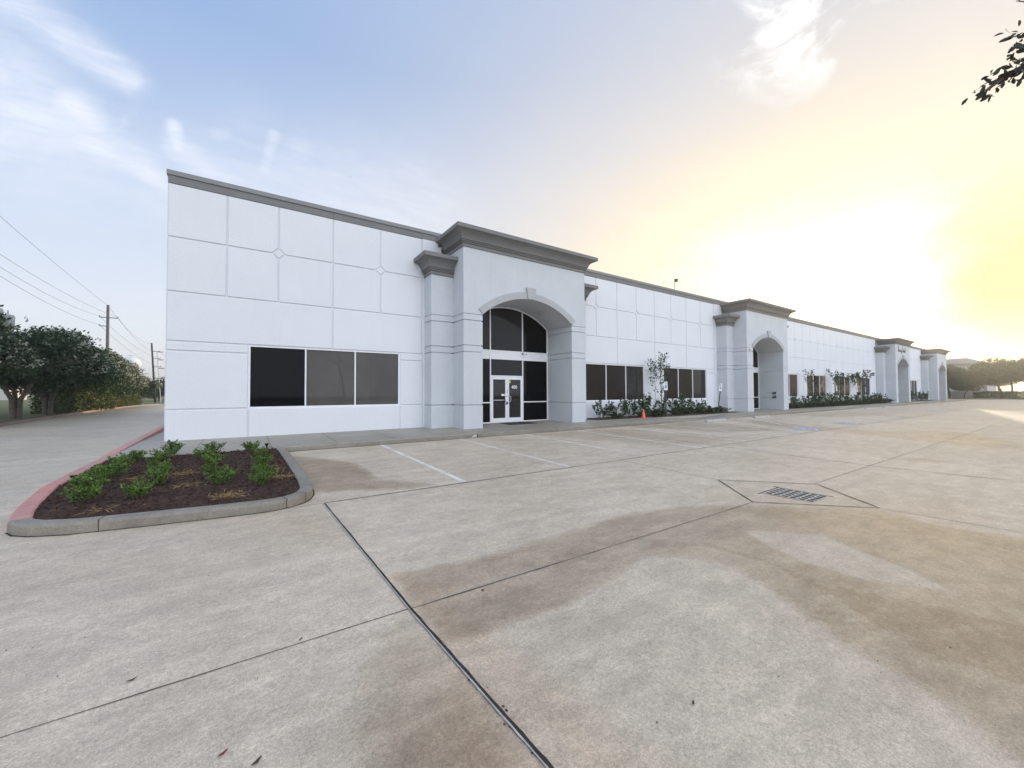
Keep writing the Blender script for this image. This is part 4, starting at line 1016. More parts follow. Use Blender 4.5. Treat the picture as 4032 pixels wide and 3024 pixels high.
# ------------------------------------------------------------------ shrubs
def shrub_mesh(nst, H, W, leaves, size, mats, wts, asp=.45, seed=0):
    P, D = [], []; stems = MB()
    for s_ in range(nst):
        an = random.uniform(0, 6.28); r_ = W * math.sqrt(random.random()) * .5; bx, by = r_ * .4 * math.cos(an), r_ * .4 * math.sin(an)
        tx, ty = r_ * 1.6 * math.cos(an), r_ * 1.6 * math.sin(an); h_ = H * random.uniform(.6, 1.05) * (1 - .25 * (r_ / (W * .5)) ** 2)
        stems.tube([(bx, by, -.03), ((bx + tx) / 2, (by + ty) / 2, h_ * .5), (tx, ty, h_ * .95)], [.008, .006, .003], 5)
        for k in range(leaves):
            u = random.random() ** .7; z = h_ * (.12 + .88 * u); q = u
            x = bx + (tx - bx) * q + random.gauss(0, .022 + .02 * (1 - u)); y = by + (ty - by) * q + random.gauss(0, .022 + .02 * (1 - u))
            P.append((x, y, z)); a2 = random.uniform(0, 6.28); D.append((math.cos(a2), math.sin(a2), .35 + u * .9))
    return leaf_mesh('foliage', P, size, mats, wts, asp, D=D), stems
def mk_shrub(nm, *a):
    me, st = shrub_mesh(*a); t = empty(nm); link('foliage', me, None, t); st.build('stems', M['bark'], t); return t
protos = [mk_shrub('shrub', 14, .34 + .03 * k, .42, 44, .062, [M['leaf'], M['leafy'], M['leafd']], [.5, .32, .18], .48) for k in range(4)]
rows = [[(-1.92, 11.22), (-2.03, 10.66), (-1.86, 9.55), (-2.01, 9.05), (-2.0, 8.5), (-1.84, 7.75)], [(-1.44, 12.0), (-1.45, 11.02), (-1.43, 10.12), (-1.26, 9.19), (-1.2, 8.36), (-1.25, 7.6)],
        [(-.64, 11.75), (-.75, 10.79), (-.55, 9.91), (-.48, 8.88), (-.33, 8.0)], [(.09, 11.54), (.25, 10.49), (.27, 9.33), (.24, 8.35), (.23, 7.6)]]
rn = ['row beside the red kerb', 'second row from the red kerb', 'third row from the red kerb', 'row nearest the stall kerb']
on = ['nearest', 'second nearest', 'third nearest', 'fourth nearest', 'fifth nearest', 'farthest']
usedp = set()
for ri, rw in enumerate(rows):
    m_ = len(rw)
    for k, (x, y) in enumerate(rw):
        i = (ri * 3 + k * 5 + ri * k) % 4; o = protos[i] if i not in usedp else copy_tree(protos[i]); usedp.add(i)
        o.location = (x, y, mulch_z(x, y) + .03); o.rotation_euler = (0, 0, random.uniform(0, 6.28)); s_ = random.uniform(.88, 1.12); o.scale = (s_ * .68, s_ * .68, s_ * .68)
        j = m_ - 1 - k
        tag(o, f'green shrub, {on[j] if j < m_ - 1 else "farthest"} in the island {rn[ri]}', 'shrub', 'shrubs in the planting island')
# small bed lights
for (x, y, l) in ((.42, 11.65, 'tiny black bed light at the sidewalk corner of the island'), (-2.30, 9.2, 'tiny black bed light against the red kerb')):
    t = empty('bed_light', (x, y, mulch_z(x, y))); tag(t, l, 'bed light'); MB().tube([(0, 0, 0), (0, 0, .10)], .015, 8).build('stake', M['black'], t); MB().lathe([(.02, .10), (.045, .17), (.045, .18)], (0, 0, 0), 12).build('lamp_head', M['black'], t)
# facade beds
def fz(x, y): return sw(x, y) - .03
for (a, b, l) in ((14.15, 27.45, 'mulch bed under the windows between the first and second porticoes'), (35.75, 62.8, 'mulch bed under the windows between the second and third porticoes'), (71.1, 84.4, 'mulch bed between the third and farthest porticoes')):
    mulch('mulch_bed', [(a, 13.85), (b, 13.45 if b < 30 else 13.5), (b, 14.98), (a, 14.98)], lambda x, y: -1.338, l, 0, step=.25, lumps=.012)
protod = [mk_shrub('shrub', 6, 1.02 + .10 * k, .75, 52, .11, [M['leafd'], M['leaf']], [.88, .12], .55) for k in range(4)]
low = [mk_shrub('shrub', 16, .42, .85, 60, .085, [M['leafd'], M['leaf']], [.9, .1], .55) for k in range(2)]
used = set()
def place(o_list, key, x, y, s_, lab, grp, nm='shrub'):
    o = o_list[key[1]] if key not in used else copy_tree(o_list[key[1]]); used.add(key)
    o.location = (x, y, -1.33); o.rotation_euler = (0, 0, random.uniform(0, 6.28)); o.scale = (s_, s_, s_ * random.uniform(.9, 1.1)); tag(o, lab, 'shrub', grp)
ORD = ['first', 'second', 'third', 'fourth', 'fifth', 'sixth', 'seventh', 'eighth', 'ninth', 'tenth', 'eleventh', 'twelfth', 'thirteenth', 'fourteenth', 'fifteenth', 'sixteenth', 'seventeenth', 'eighteenth', 'nineteenth', 'twentieth', 'twenty-first', 'twenty-second', 'twenty-third', 'twenty-fourth']
b2 = [14.9, 15.45, 16.15, 16.85, 17.35, 17.95, 18.5, 18.85, 20.45, 21.3, 21.9, 22.5, 23.1, 24.0, 24.6]
for i, x in enumerate(b2):
    place(protod, ('d', i % 4), x, 14.15 + .3 * ((i * 7) % 3) / 2, [1.0, .85, .8, .95, .9, .95, 1.05, 1.1, 1.0, 1.0, .95, 1.05, .95, .8, .8][i], f'upright shrub, {ORD[i]} from the left in the bed left of the second portico', 'upright shrubs between the first and second porticoes')
for i, x in enumerate([16.0, 17.9, 18.9, 19.4, 21.2, 22.2, 23.2, 24.2, 24.9, 25.9]):
    place(low, ('l', i % 2), x, 14.0, 1.0 if i > 1 else .8, f'low shrub, {ORD[i]} from left, front of the bed left of the second portico', 'low shrubs between the first and second porticoes')
k = 0
xs3 = np.linspace(36.2, 62.0, 24)
for i, x in enumerate(xs3):
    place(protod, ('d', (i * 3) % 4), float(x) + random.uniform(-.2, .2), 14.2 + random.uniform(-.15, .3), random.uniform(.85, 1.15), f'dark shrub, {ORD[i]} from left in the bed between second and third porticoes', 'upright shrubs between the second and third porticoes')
for i, x in enumerate(np.linspace(36.4, 62.3, 20)):
    place(low, ('l', i % 2), float(x), 14.0, 1.15, f'low shrub, {ORD[i]} from left, front edge between second and third porticoes', 'low shrubs between the second and third porticoes')
for i, x in enumerate((73.5, 75.0, 76.6, 78.0, 79.4, 81.0, 82.6)):
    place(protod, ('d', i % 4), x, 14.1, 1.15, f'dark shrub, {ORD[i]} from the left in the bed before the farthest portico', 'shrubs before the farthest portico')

# ------------------------------------------------------------------ saplings
def sapling(x, y, H, spread, nl, lab, lean=0., seed=1, low_=.35, size=.15):
    random.seed(seed); t = empty('young_tree', (x, y, -1.33)); tag(t, lab, 'young tree', 'young trees in the facade beds')
    tr = MB(); top = H * .72
    tr.tube([(0, 0, -.05), (.02, 0, H * .3), (lean * .5, .02, H * .55), (lean, 0, H * .75)], [.035, .028, .02, .012], 8)
    P, D = [], []
    nb = 13
    for b in range(nb):
        an = random.uniform(0, 6.28); z0 = H * random.uniform(low_, .72); f_ = (z0 / (H * .75)); sx = lean * f_
        L = spread * random.uniform(.5, 1.0); r_ = H - z0
        end = (sx + math.cos(an) * L, math.sin(an) * L * .7, min(H, z0 + random.uniform(.35, .95) * max(.5, r_ * .8)))
        mid = (sx + math.cos(an) * L * .55, math.sin(an) * L * .4, z0 + (end[2] - z0) * .35)
        tr.tube([(sx, 0, z0), mid, end], [.012, .008, .004], 5)
        for q in range(nl // nb):
            u = random.random() ** .6; a_, b_ = (mid, end) if u > .4 else ((sx, 0, z0), mid); v_ = (u - .4) / .6 if u > .4 else u / .4
            P.append([a_[i] + (b_[i] - a_[i]) * v_ + random.gauss(0, .07) for i in range(3)]); D.append((math.cos(an) * .6, math.sin(an) * .6, -.1))
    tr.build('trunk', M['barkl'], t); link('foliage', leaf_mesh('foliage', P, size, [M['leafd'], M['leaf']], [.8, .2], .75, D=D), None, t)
sapling(19.97, 14.2, 3.95, 1.05, 470, 'sparse young tree in front of the window left of the second portico', 0, 5, .24, .11)
sapling(40.9, 14.25, 3.7, .7, 120, 'thinnest young tree, nearest the second portico', 0, 8, .4, .12)
sapling(47.6, 14.2, 3.95, 1.0, 420, 'leafy young tree midway between the second and third porticoes', .15, 11, .25, .14)
sapling(54.3, 14.2, 3.95, 1.7, 620, 'broad young tree nearest the third portico with loose side branches', .3, 14, .12, .16)
random.seed(21)

# ------------------------------------------------------------------ crape myrtles, hedge, far trees
def crown_points(n, rx, ry, rz_, cz, lobes=14, shell=.55, flat=.0):
    C_ = rng.normal(size=(lobes, 3)); C_ /= np.linalg.norm(C_, axis=1, keepdims=True); C_ *= rng.uniform(.35, .78, (lobes, 1)); rad = rng.uniform(.30, .48, lobes)
    per = n // lobes; out = []
    for c_, r_ in zip(C_, rad):
        d_ = rng.normal(size=(per, 3)); d_ /= np.linalg.norm(d_, axis=1, keepdims=True)
        rr = r_ * (shell + (1 - shell) * rng.random((per, 1)) ** .4) * (1 + .12 * rng.normal(size=(per, 1))); out.append(c_ + d_ * rr)
    P = np.concatenate(out); P = P * [rx, ry, rz_]; P[:, 2] += cz
    return P
def tree_proto(name, kind, H, Rr, nl, size, mats, wts, trunks, m_bark, flowers=0, cz=None, rz_=None, fork=.35, trunk_r=.12):
    t = empty(name); tr = MB(); cz = cz or H * .62; rz_ = rz_ or H * .40
    for k in range(trunks):
        an = k * 2 * math.pi / trunks + .4; fx, fy = math.cos(an), math.sin(an); b0 = .10 * (trunks > 1)
        tr.tube([(fx * b0, fy * b0, -.1), (fx * (b0 + .05), fy * (b0 + .05), H * fork * .6), (fx * (b0 + .35), fy * (b0 + .35), H * fork), (fx * Rr * .45, fy * Rr * .45, H * .62)], [trunk_r, trunk_r * .8, trunk_r * .6, trunk_r * .25], 8)
        for q in range(5):
            a2 = an + random.uniform(-.9, .9); tr.tube([(fx * (b0 + .3), fy * (b0 + .3), H * fork * .95), (math.cos(a2) * Rr * .35, math.sin(a2) * Rr * .35, H * .5), (math.cos(a2) * Rr * .75, math.sin(a2) * Rr * .75, H * random.uniform(.55, .8))], [trunk_r * .45, trunk_r * .28, .015], 6)
    tr.build('trunk', m_bark, t)
    P = crown_points(nl, Rr, Rr, rz_, cz)
    link('crown', leaf_mesh('crown', P, size, mats, wts, .55, fold=.3), None, t)
    if flowers:
        d_ = np.linalg.norm((P - [0, 0, cz]) / [Rr, Rr, rz_], axis=1); far_ = P[(d_ > np.quantile(d_, .72)) & (P[:, 2] > cz - rz_ * .4)]; Q = far_[rng.integers(0, len(far_), flowers)] * [1.02, 1.02, 1.01]
        Q = np.repeat(Q, 7, 0) + rng.normal(0, .05, (len(Q) * 7, 3))
        link('blossom', leaf_mesh('blossom', Q, .085, [M['flower']], None, .9), None, t)
    return t
cm = [tree_proto('crape_myrtle_tree', 0, 5.2, 2.9, 25000, .18, [M['leafl'], M['leafd']], [.6, .4], 3, M['bark'], fl, cz=3.25, rz_=1.95, fork=.30, trunk_r=.13) for fl in (330, 460, 800)]
spots = [(-10.3, 25.4, 1, .95, 'crape myrtle at the left edge of the view, cut by the frame'), (-9.95, 31.3, 0, 1.03, 'dark crape myrtle with thick forked trunk, nearest the left edge'), (-10.15, 36.0, 1, 1.0, 'dark crape myrtle second along the drive, pale forked trunk showing'), (-10.6, 41.2, 0, 1.06, 'third crape myrtle along the drive, mostly in shade'),
         (-11.1, 46.5, 1, 1.02, 'fourth crape myrtle along the drive, in front of the tall utility pole'), (-11.5, 51.5, 2, .99, 'fifth crape myrtle, sunlit with white blossom'), (-11.7, 56.5, 2, .91, 'sixth crape myrtle, pale with blossom in the sun'), (-11.8, 61.5, 2, .80, 'seventh crape myrtle, low and sunlit below the water tower'), (-11.3, 66.5, 2, .72, 'last crape myrtle at the bend of the drive, heavy with blossom')]
us = set()
for (x, y, v_, s_, lab) in spots:
    o = cm[v_] if v_ not in us else copy_tree(cm[v_]); us.add(v_)
    o.location = (x, y, -1.2); o.rotation_euler = (0, 0, random.uniform(0, 6.28)); o.scale = (s_, s_, s_); tag(o, lab, 'tree', 'crape myrtles along the side drive')
# hedge below them
def hedge(name, x0, x1, y0, y1, z0, h_, n, size, mats, wts, lab, cat='hedge'):
    t = empty(name, (0, 0, 0)); tag(t, lab, cat)
    P = np.stack([rng.uniform(0, 1, n), rng.uniform(0, 1, n), rng.uniform(0, 1, n)], -1)
    f_ = rng.integers(0, 4, n); P[f_ == 0, 2] = 1 - np.abs(rng.normal(0, .05, (f_ == 0).sum())); P[f_ == 1, 0] = np.abs(rng.normal(0, .06, (f_ == 1).sum())); P[f_ == 2, 0] = 1 - np.abs(rng.normal(0, .06, (f_ == 2).sum()))
    W = np.empty_like(P); W[:, 0] = x0 + (x1 - x0) * P[:, 0]; W[:, 1] = y0 + (y1 - y0) * P[:, 1]; W[:, 2] = z0 + h_ * P[:, 2] * (1 + .08 * np.sin(W[:, 1] * 1.7) + .05 * np.sin(W[:, 1] * 4.1 + W[:, 0]))
    W += rng.normal(0, .05, W.shape)
    me = leaf_mesh('foliage', W, size, mats, wts, .55); link('foliage', me, None, t)
    st = MB()
    for k in range(12):
        a = x0 + (x1 - x0) * random.uniform(.3, .7); b = y0 + (y1 - y0) * (k + .5) / 12; st.tube([(a, b, z0 - .1), (a + .1, b, z0 + h_ * .8)], [.03, .012], 5)
    st.build('stems', M['bark'], t); return t
hedge('hedge', -11.6, -10.3, 38.5, 51.5, -1.25, 1.85, 17000, .15, [M['leafd'], M['leafh']], [.55, .45], 'dark green clipped hedge along the kerb under the crape myrtles')
hedge('hedge', -12.0, -10.9, 51.8, 66.5, -1.25, 1.8, 16000, .14, [M['leafh'], M['leafd']], [.85, .15], 'sunlit olive hedge nearer the bend of the drive')
# trees beyond the end of the drive
bt = [tree_proto('round_tree', 0, 6.5, 4.2, 13000, .28, [M['leafd'], M['leafl']], [.5, .5], 1, M['bark'], 0, cz=3.2, rz_=3.1) for k in range(1)]
us2 = 0
for (x, y, s_, lab) in ((-22, 100, 1.0, 'dark bushy tree past the end of the drive, left one'), (-14.5, 104, .92, 'dark bushy tree past the end of the drive, right beside the building corner'), (-6.0, 108, 1.0, 'dark bushy tree past the drive, mostly hidden behind the building corner')):
    o = bt[0] if us2 == 0 else copy_tree(bt[0]); us2 = 1
    o.location = (x, y, -1.3); o.scale = (s_, s_, s_ * .8); o.rotation_euler = (0, 0, random.uniform(0, 6)); tag(o, lab, 'tree', 'dark trees past the drive')
P = np.stack([rng.uniform(-420, 60, 16000), rng.uniform(330, 380, 16000), rng.uniform(-1, 1, 16000)], -1)
P[:, 2] = -1 + (rng.random(16000)) * (9 + 4 * np.sin(P[:, 0] * .05) + 3 * np.sin(P[:, 0] * .21))
o = link('distant_woods', leaf_mesh('distant_woods', P, 2.4, [M['leafl'], M['leafd']], [.5, .5], .7), None); tag(o, 'low band of woods on the horizon beyond the field', 'woods', kind='stuff')
# pale low building across the field on the left
t = empty('distant_house', (-62, 165, -1.2)); tag(t, 'low pale building glimpsed between the trunks across the field', 'building')
MB().box(-16, 10, -5, 5, 0, 4.0).build('wall', M['farwall'], t)
rfm = MB(); rfm.v = [(-17, -6, 4), (11, -6, 4), (11, 6, 4), (-17, 6, 4), (-13, 0, 6), (7, 0, 6)]; rfm.f = [(0, 1, 5, 4), (1, 2, 5), (2, 3, 4, 5), (3, 0, 4), (0, 3, 2, 1)]; rfm.mi = [0] * 5
rfm.build('roof', M['farroof'], t)
for k in range(5): MB().box(-14 + k * 5, -12 + k * 5, -5.06, -5.0, 1.2, 2.6).build('window', M['pane_grey'], t)

# ------------------------------------------------------------------ utility poles and wires
def pole(loc, H, lab, lean=(0, 0), dark=False, arms=(), can=False, r_=.16):
    t = empty('utility_pole', loc); tag(t, lab, 'utility pole')
    MB().tube([(0, 0, -.3), (lean[0], lean[1], H)], [r_, r_ * .7], 10).build('shaft', M['poleb' if dark else 'pole'], t, smooth=True)
    for (z, l, r__) in arms:
        f_ = z / H
        a = MB(); a.tube([(lean[0] * f_ - l, lean[1] * f_, z), (lean[0] * f_ + r__, lean[1] * f_, z)], .045, 6); a.build('crossarm', M['wire'], t)
        for q in ([-l] if l > 0 else []) + ([r__] if r__ > 0 else []):
            i_ = MB(); i_.lathe([(.03, 0), (.07, .04), (.04, .08), (.07, .12), (.03, .16)], (lean[0] * f_ + q, lean[1] * f_, z + .02), 8); i_.build('insulator', M['can'], t)
    if can:
        for q in can:
            c_ = MB(); c_.lathe([(.24, 0), (.27, .03), (.27, .80), (.22, .86), (.08, .90)], (q[0], q[1], q[2]), 16); c_.build('transformer', M['can'], t, smooth=True)
            c_ = MB(); c_.tube([(q[0], q[1], q[2] + .9), (q[0], q[1], q[2] + 1.12)], .035, 6); c_.build('bushing', M['can'], t)
    return t
pole((-12.0, 57.0, -1.25), 10.55, 'tall brown wooden utility pole rising behind the crape myrtles', (-.03, 0), False, [(9.25, .62, .75), (8.35, .60, 0)])
pole((-11.85, 82.0, -1.25), 9.3, 'dark leaning utility pole near the building corner', (-.55, 0), True, [(8.0, 0, .9), (6.9, 0, .9), (5.6, 0, .9)], r_=.15)
pole((-12.25, 34.6, -1.25), 11.9, 'utility pole with grey transformers at the left edge of the view', (-.25, 0), False, [(8.3, .5, .5)], can=[(.40, .1, 5.35), (-.35, -.2, 5.35), (.72, .5, 5.05)], r_=.2)
t = empty('sign_post', (-11.0, 80.5, -1.25)); tag(t, 'slim pale post with three short arms beside the dark leaning pole', 'post')
MB().tube([(0, 0, 0), (-.55, 0, 7.9)], .05, 6).build('shaft', M['can'], t)
for z in (7.8, 6.6, 5.3): MB().tube([(-.55 * z / 7.9, 0, z), (-.55 * z / 7.9 + .75, 0, z + .03)], .05, 6).build('bracket', M['pole'], t)
def cable(a, b, sag, lab):
    a = Vector(a); b = Vector(b); n = 24
    pts = [a.lerp(b, k / n) - Vector((0, 0, sag * 4 * (k / n) * (1 - k / n))) for k in range(n + 1)]
    o = MB().tube(pts, .014, 5).build('power_line', M['wire']); tag(o, lab, 'power line', 'power lines over the side drive')
PA, PB, PC = -12.25, (-12.0, 57.0), (-12.2, 82)
cable((-12.4, 34.6, 10.9), (-12.03, 57, 9.25), .15, 'topmost power line from the left edge to the tall pole top')
cable((-12.9, 34.6, 9.0), (-11.28, 57, 8.12), .45, 'second power line from the left edge to the right end of the crossarm')
cable((-12.75, 34.6, 8.15), (-12.65, 57, 8.12), .45, 'third power line from the left edge to the left end of the crossarm')
cable((-12.1, 34.6, 7.1), (-12.63, 57, 7.2), .35, 'lowest power line from the left edge to the short lower arm')
cable((-12.03, 57, 9.25), (-12.35, 82, 7.9), .9, 'topmost power line between the tall pole and the dark leaning pole')
cable((-11.28, 57, 8.12), (-11.5, 82, 6.8), 1.0, 'second power line between the tall pole and the dark leaning pole')
cable((-12.65, 57, 8.12), (-11.5, 82, 5.7), .7, 'third power line between the tall pole and the dark leaning pole')
cable((-12.63, 57, 7.2), (-11.5, 82, 4.4), .6, 'lowest power line between the tall pole and the dark leaning pole')
for k, z in enumerate((6.75, 5.65, 4.35)): cable((-11.45, 82, z), (-10.2, 118, z - 1.3), .7, f'power line falling away to the right of the dark leaning pole, {("top", "middle", "bottom")[k]} one')

# ------------------------------------------------------------------ water tower
t = empty('water_tower', (-90, 500, -1.2)); tag(t, 'pale blue white water tower with lettering far beyond the trees', 'water tower')
tk = MB(); pr = []
for k in range(17):
    a = -math.pi / 2 + math.pi * k / 16; pr.append((max(.05, 7.6 * math.cos(a)), 6.2 * math.sin(a)))
tk.lathe(pr, (0, 0, 30.0), 40).build('tank', M['tower'], t, smooth=True)
MB().lathe([(4.2, 0), (2.2, 4), (1.9, 22), (3.4, 26)], (0, 0, 0), 24).build('stem', M['tower'], t, smooth=True)
MB().lathe([(.25, 36), (.25, 38.2)], (0, 0, 0), 8).build('mast', M['can'], t); MB().box(-2.3, 2.3, -.3, .3, 37.6, 38.1).build('antenna_bar', M['can'], t)
for k, ch in enumerate('SUGAR LAND'):
    if ch == ' ': continue
    an = R(-90 + (k - 4.5) * 15 - 10); rr = 7.62
    Mx = Matrix.Translation((rr * math.cos(an), rr * math.sin(an), 29.3)) @ Matrix.Rotation(an + math.pi / 2, 4, 'Z') @ FACE_S
    text_part(ch, 2.3 if ch not in 'S' and k not in (1, 2, 6) else 2.8, M['can'], t, Mx, .08, 'letter', .02)
an = R(-100); em = MB(); em.obox((7.3 * math.cos(an), 7.3 * math.sin(an), 32.2), (.9, .1, .35), (0, .1, 0), (-.35, 0, .8)); em.build('emblem', M['can'], t)

# ------------------------------------------------------------------ far right: verge, wall, hedge, trees, house
mb = MB()
far_k = [(96.0, 15.2), (99.0, 13.6), (103, 12.2), (108, 11.0), (113, 9.6), (113.2, 0), (113.2, -60)]
o = sweep([(p[0], p[1]) for p in reversed(far_k)], KP, lambda x, y: hz(min(x, 112), min(y, 12)), sub=2.).build('kerb', M['kerb']); tag(o, 'distant kerb at the right end of the lot', 'kerb', kind='structure')
mb = MB(); mb.face([(94.5, 15.3, -1.34), (99, 13.8, -1.36), (103, 12.4, -1.38), (108, 11.2, -1.40), (113.2, 9.8, -1.42), (113.4, 0, -1.5), (113.4, -60, -1.5), (400, -60, -1.5), (400, 300, -1.4), (94.5, 120, -1.35)])
tag(mb.build('far_verge', M['grass']), 'grass strip beyond the right end of the lot', 'grass verge', kind='structure')
t = empty('garden_wall', (126, 18, -1.4)); tag(t, 'low pale wall beyond the lot on the far right', 'wall')
MB().box(-.15, .15, -9, 14, 0, 1.25).build('wall_panel', M['farwall'], t); MB().box(-.2, .2, -9, 14, 1.25, 1.33).build('wall_cap', M['farroof'], t)
t = empty('gate_shed', (125.5, 14.9, -1.4)); tag(t, 'small pale flat roofed structure behind the far hedge', 'shed')
MB().box(-1.2, 1.4, -.55, 1.3, 0, 2.6).build('wall', M['farwall'], t); MB().box(-1.4, 1.6, -.75, 1.5, 2.6, 2.78).build('roof', M['farroof'], t)
for k in range(4): MB().box(-.3, .1, -2.0 - k * 1.7, -1.75 - k * 1.7, 0, 2.6 - .3 * (k % 2)).build('post', M['farwall'], t)
hedge('hedge', 119.2, 120.6, -10, 14.0, -1.45, 1.15, 9000, .22, [M['leafd'], M['leafo']], [.7, .3], 'long low dark hedge beyond the lot on the far right')
t = empty('distant_house', (160, 20, -1.4)); tag(t, 'pale gable roofed building behind the far right trees', 'building')
MB().box(-8, 8, -4.5, 12, 0, 8.2).build('wall', M['farwall'], t)
rfm = MB(); rfm.v = [(-9, -5.4, 8.1), (9, -5.4, 7.6), (9, 13, 8.8), (-9, 13, 8.8), (-9, -1.4, 9.8), (9, -1.4, 9.8), (-9, 13, 9.3), (9, 13, 9.3)]
rfm.f = [(0, 1, 5, 4), (4, 5, 7, 6), (0, 4, 6, 3), (1, 2, 7, 5), (0, 3, 2, 1), (3, 6, 7, 2)]; rfm.mi = [0] * 6
rfm.build('roof', M['farroof'], t)
for k in range(3): MB().box(-8.1, -8.0, -2 + k * 4, -.5 + k * 4, 4.5, 6.2).build('window', M['pane_grey'], t)
ok = [tree_proto('oak_tree', 0, 7.5, 4.2, 15000, .26, [M['leafo'], M['leafl']], [.75, .25], 1, M['bark'], 0, cz=4.9, rz_=2.9, fork=.28, trunk_r=.22) for k in range(2)]
us3 = set()
for (x, y, v_, s_, lab) in ((122.5, 17.6, 0, .92, 'dark oak just right of the farthest portico'), (116.5, 14.8, 1, .52, 'small light green tree in front of the low wall by the farthest portico'), (121.5, 10.6, 0, 1.05, 'tall oak with a single trunk standing in the far hedge'), (124.5, 6.2, 1, 1.12, 'large oak at the right edge of the view, sun glinting through'),
                            (133, 13.6, 1, .92, 'oak standing behind the small pale structure'), (130, 1.0, 0, 1.1, 'oak beyond the right edge of the view'), (128, 22.0, 1, .95, 'oak half hidden behind the farthest portico')):
    o = ok[v_] if v_ not in us3 else copy_tree(ok[v_]); us3.add(v_)
    o.location = (x, y, -1.45); o.scale = (s_, s_, s_); o.rotation_euler = (0, 0, random.uniform(0, 6)); tag(o, lab, 'tree', 'trees beyond the right end of the lot')

# ------------------------------------------------------------------ tree whose twigs hang into the top right corner
t = empty('overhanging_tree', (6.4, -3.6, -1.6)); tag(t, 'tree to the right whose leafy twigs hang into the top right corner', 'tree')
tr = MB(); T0 = Vector(t.location)
tr.tube([(0, 0, -.1), (.05, .05, 1.2), (-.1, .2, 2.6), (-.5, .6, 3.9)], [.16, .13, .11, .06], 10)
P, D = [], []
def twig(pts, nl, s_=.012, spread=.045):
    pts = [Vector(p) - T0 for p in pts]; tr.tube(pts, [s_ * (1 - .75 * k / (len(pts) - 1)) for k in range(len(pts))], 6)
    seg_l = [(b - a).length for a, b in zip(pts[:-1], pts[1:])]; tot = sum(seg_l)
    for q in range(nl):
        u = random.random() * tot; k = 0
        while k < len(seg_l) - 1 and u > seg_l[k]: u -= seg_l[k]; k += 1
        p = pts[k].lerp(pts[k + 1], min(1, u / seg_l[k])); dr = (pts[k + 1] - pts[k]).normalized()
        p = p + Vector([random.gauss(0, spread * .35) for _ in range(3)])
        P.append(tuple(p)); D.append(tuple(dr * .6 + Vector([random.gauss(0, .6) for _ in range(3)])))
def dirp(x, y, r_): return ray(x, y).normalized() * r_
t1 = [(5.9, -3.0, 2.3), (4.2, -1.6, 2.1), (3.1, -.35, 1.75), tuple(dirp(2260, 118, 3.1)), tuple(dirp(2205, 150, 3.02)), tuple(dirp(2166, 168, 3.0)), tuple(dirp(2130, 196, 2.97))]
twig(t1, 10, .022); twig(t1[3:], 120, .006, .06)
twig([tuple(dirp(2260, 118, 3.1)), tuple(dirp(2215, 105, 3.08)), tuple(dirp(2186, 104, 3.05))], 46, .005, .04)
twig([tuple(dirp(2290, 70, 3.1)), tuple(dirp(2225, 74, 3.1)), tuple(dirp(2185, 80, 3.08))], 40, .005, .04)
twig([tuple(dirp(2300, -10, 3.1)), tuple(dirp(2225, 5, 3.1)), tuple(dirp(2195, 2, 3.08))], 12, .005, .04)
for k in range(7):
    a = (5.9, -3.0, 2.3); b = (random.uniform(3.4, 7.5), random.uniform(-5.5, -1.4), random.uniform(2.2, 4.2)); twig([a, ((a[0] + b[0]) / 2, (a[1] + b[1]) / 2, (a[2] + b[2]) / 2 + .2), b], 90, .02, .35)
tr.build('trunk', M['bark'], t); ov = MB()
for p, dv in zip(P, D):
    t_ = (Vector(dv) + Vector([random.gauss(0, .35) for _ in range(3)])).normalized(); b_ = t_.cross(Vector([random.gauss(0, 1) for _ in range(3)])).normalized(); c_ = t_.cross(b_)
    L_ = random.uniform(.022, .042); p = Vector(p)
    ov.face([p + t_ * L_ * u + b_ * L_ * v_ + c_ * L_ * .5 * abs(v_) for u, v_ in ((0, 0), (.22, .17), (.55, .24), (.85, .15), (1, 0), (.85, -.15), (.55, -.24), (.22, -.17))])
ov.build('foliage', M['leafs'], t)

# ------------------------------------------------------------------ litter on the lot
lit = [(-.55, 3.22, 'deadleaf', .05, 'dark curled leaf by the joint on the left of the lot'), (-.08, 2.32, 'redleaf', .045, 'narrow dark red leaf near the bottom of the view'), (.05, 2.18, 'deadleaf', .05, 'dark folded leaf at the bottom edge of the view'), (1.69, 2.98, 'deadleaf', .028, 'dark round spot-like leaf just right of the wide joint'),
       (3.64, 1.05, 'palebit', .03, 'pale curled chip on the stained concrete'), (2.0, 1.25, 'deadleaf', .035, 'small brown leaf alone on the pale concrete'), (3.41, .41, 'palebit', .025, 'pale chip at the right edge of the brown stain'), (.32, 3.10, 'deadleaf', .035, 'dark debris lying in the thin joint'),
       (-1.16, 3.96, 'deadleaf', .022, 'tiny leaf at the far left of the lot'), (-.28, 4.57, 'deadleaf', .02, 'tiny leaf in the middle of the left slab'), (.78, 1.98, 'palebit', .015, 'pale grit left of the wide joint'), (1.73, 1.28, 'deadleaf', .018, 'tiny dark leaf low on the pale slab'), (6.4, 2.3, 'palebit', .035, 'pale chip just below the storm drain'), (3.8, 3.61, 'deadleaf', .025, 'small leaf on the upper edge of the brown stain')]
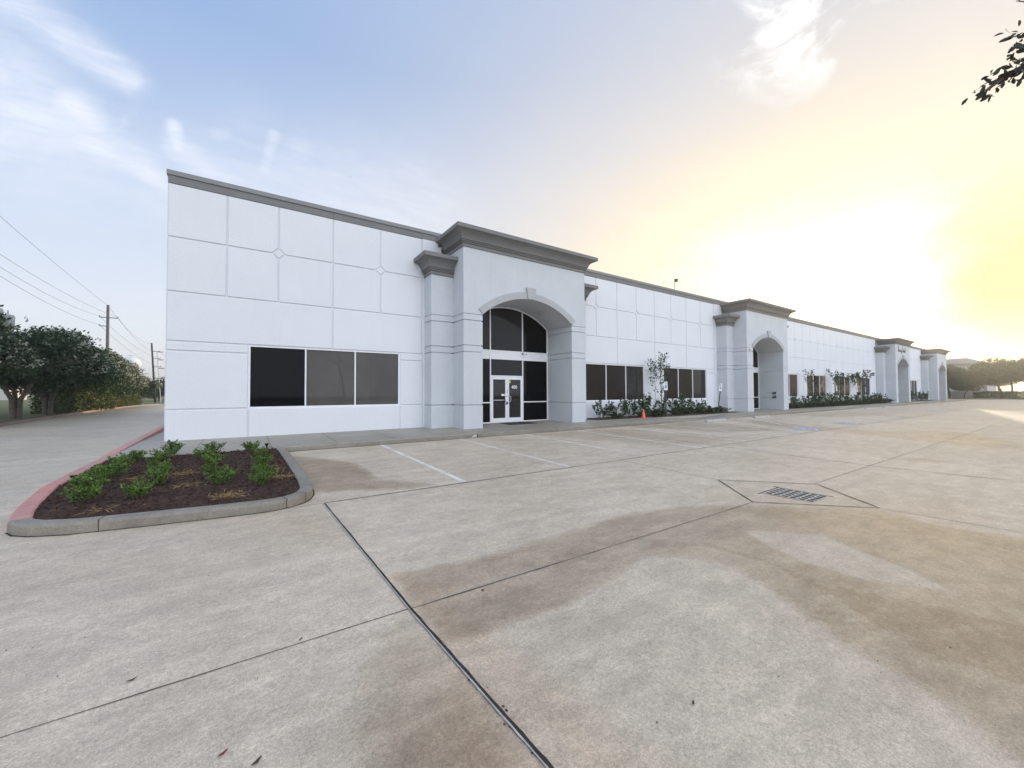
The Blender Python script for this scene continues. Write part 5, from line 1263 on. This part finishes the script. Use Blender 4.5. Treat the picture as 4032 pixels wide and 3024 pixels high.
lf = [(-1.0, .0), (-.5, .22), (0, .3), (.55, .2), (1.0, 0), (.5, -.2), (0, -.28), (-.5, -.2)]
for i, (x, y, m_, s_, lab) in enumerate(lit):
    s_ *= .6
    mb = MB(); n = len(lf); rd = 1. if 'round' not in lab else 3.0
    z0 = .004
    for k in range(n):
        a, b = lf[k], lf[(k + 1) % n]
        za = z0 + .25 * s_ * abs(a[0]) ; zb = z0 + .25 * s_ * abs(b[0])
        mb.face([(0, 0, z0 + .002), (a[0] * s_ / (1.3 if rd > 1 else 1), a[1] * s_ * rd, za), (b[0] * s_ / (1.3 if rd > 1 else 1), b[1] * s_ * rd, zb)])
    o = mb.build('fallen_leaf' if m_ != 'palebit' else 'concrete_chip', M[m_], None, (x, y, hz(x, y) + .002)); o.rotation_euler = (0, 0, random.uniform(.2, 1.2)); tag(o, lab, 'leaf' if m_ != 'palebit' else 'chip')
n = 500; px = rng.uniform(-2, 9, n); py = rng.uniform(.3, 6, n)
P = np.stack([px, py, [hz(a, b) + .002 for a, b in zip(px, py)]], -1); D = rng.normal(size=(n, 3)); D[:, 2] *= .05
o = link('grit', leaf_mesh('grit', P, .011, [M['palebit'], M['deadleaf']], [.6, .4], .6, D=D * 3, fold=.1), None); tag(o, 'scattered grit and crumbs on the concrete', 'grit', kind='stuff')

# ------------------------------------------------------------------ hazy evening air
hb = MB().box(-790, 1020, -290, 1290, -3.0, 40)
hm = bpy.data.materials.new('haze'); hm.use_nodes = True; ht = NT(hm.node_tree); ht.N.clear()
pv = ht.n('ShaderNodeVolumePrincipled'); pv.inputs['Color'].default_value = (.98, .94, .88, 1); pv.inputs['Density'].default_value = .0010; pv.inputs['Anisotropy'].default_value = .55
ho = ht.n('ShaderNodeOutputMaterial'); ht.L.new(pv.outputs[0], ho.inputs['Volume'])
tag(hb.build('haze', hm), 'thin warm evening haze hanging over the whole place', 'haze', kind='stuff')

# ------------------------------------------------------------------ render settings
scene.render.engine = 'CYCLES'
scene.cycles.max_bounces = 6
scene.cycles.diffuse_bounces = 4
scene.cycles.sample_clamp_indirect = 6
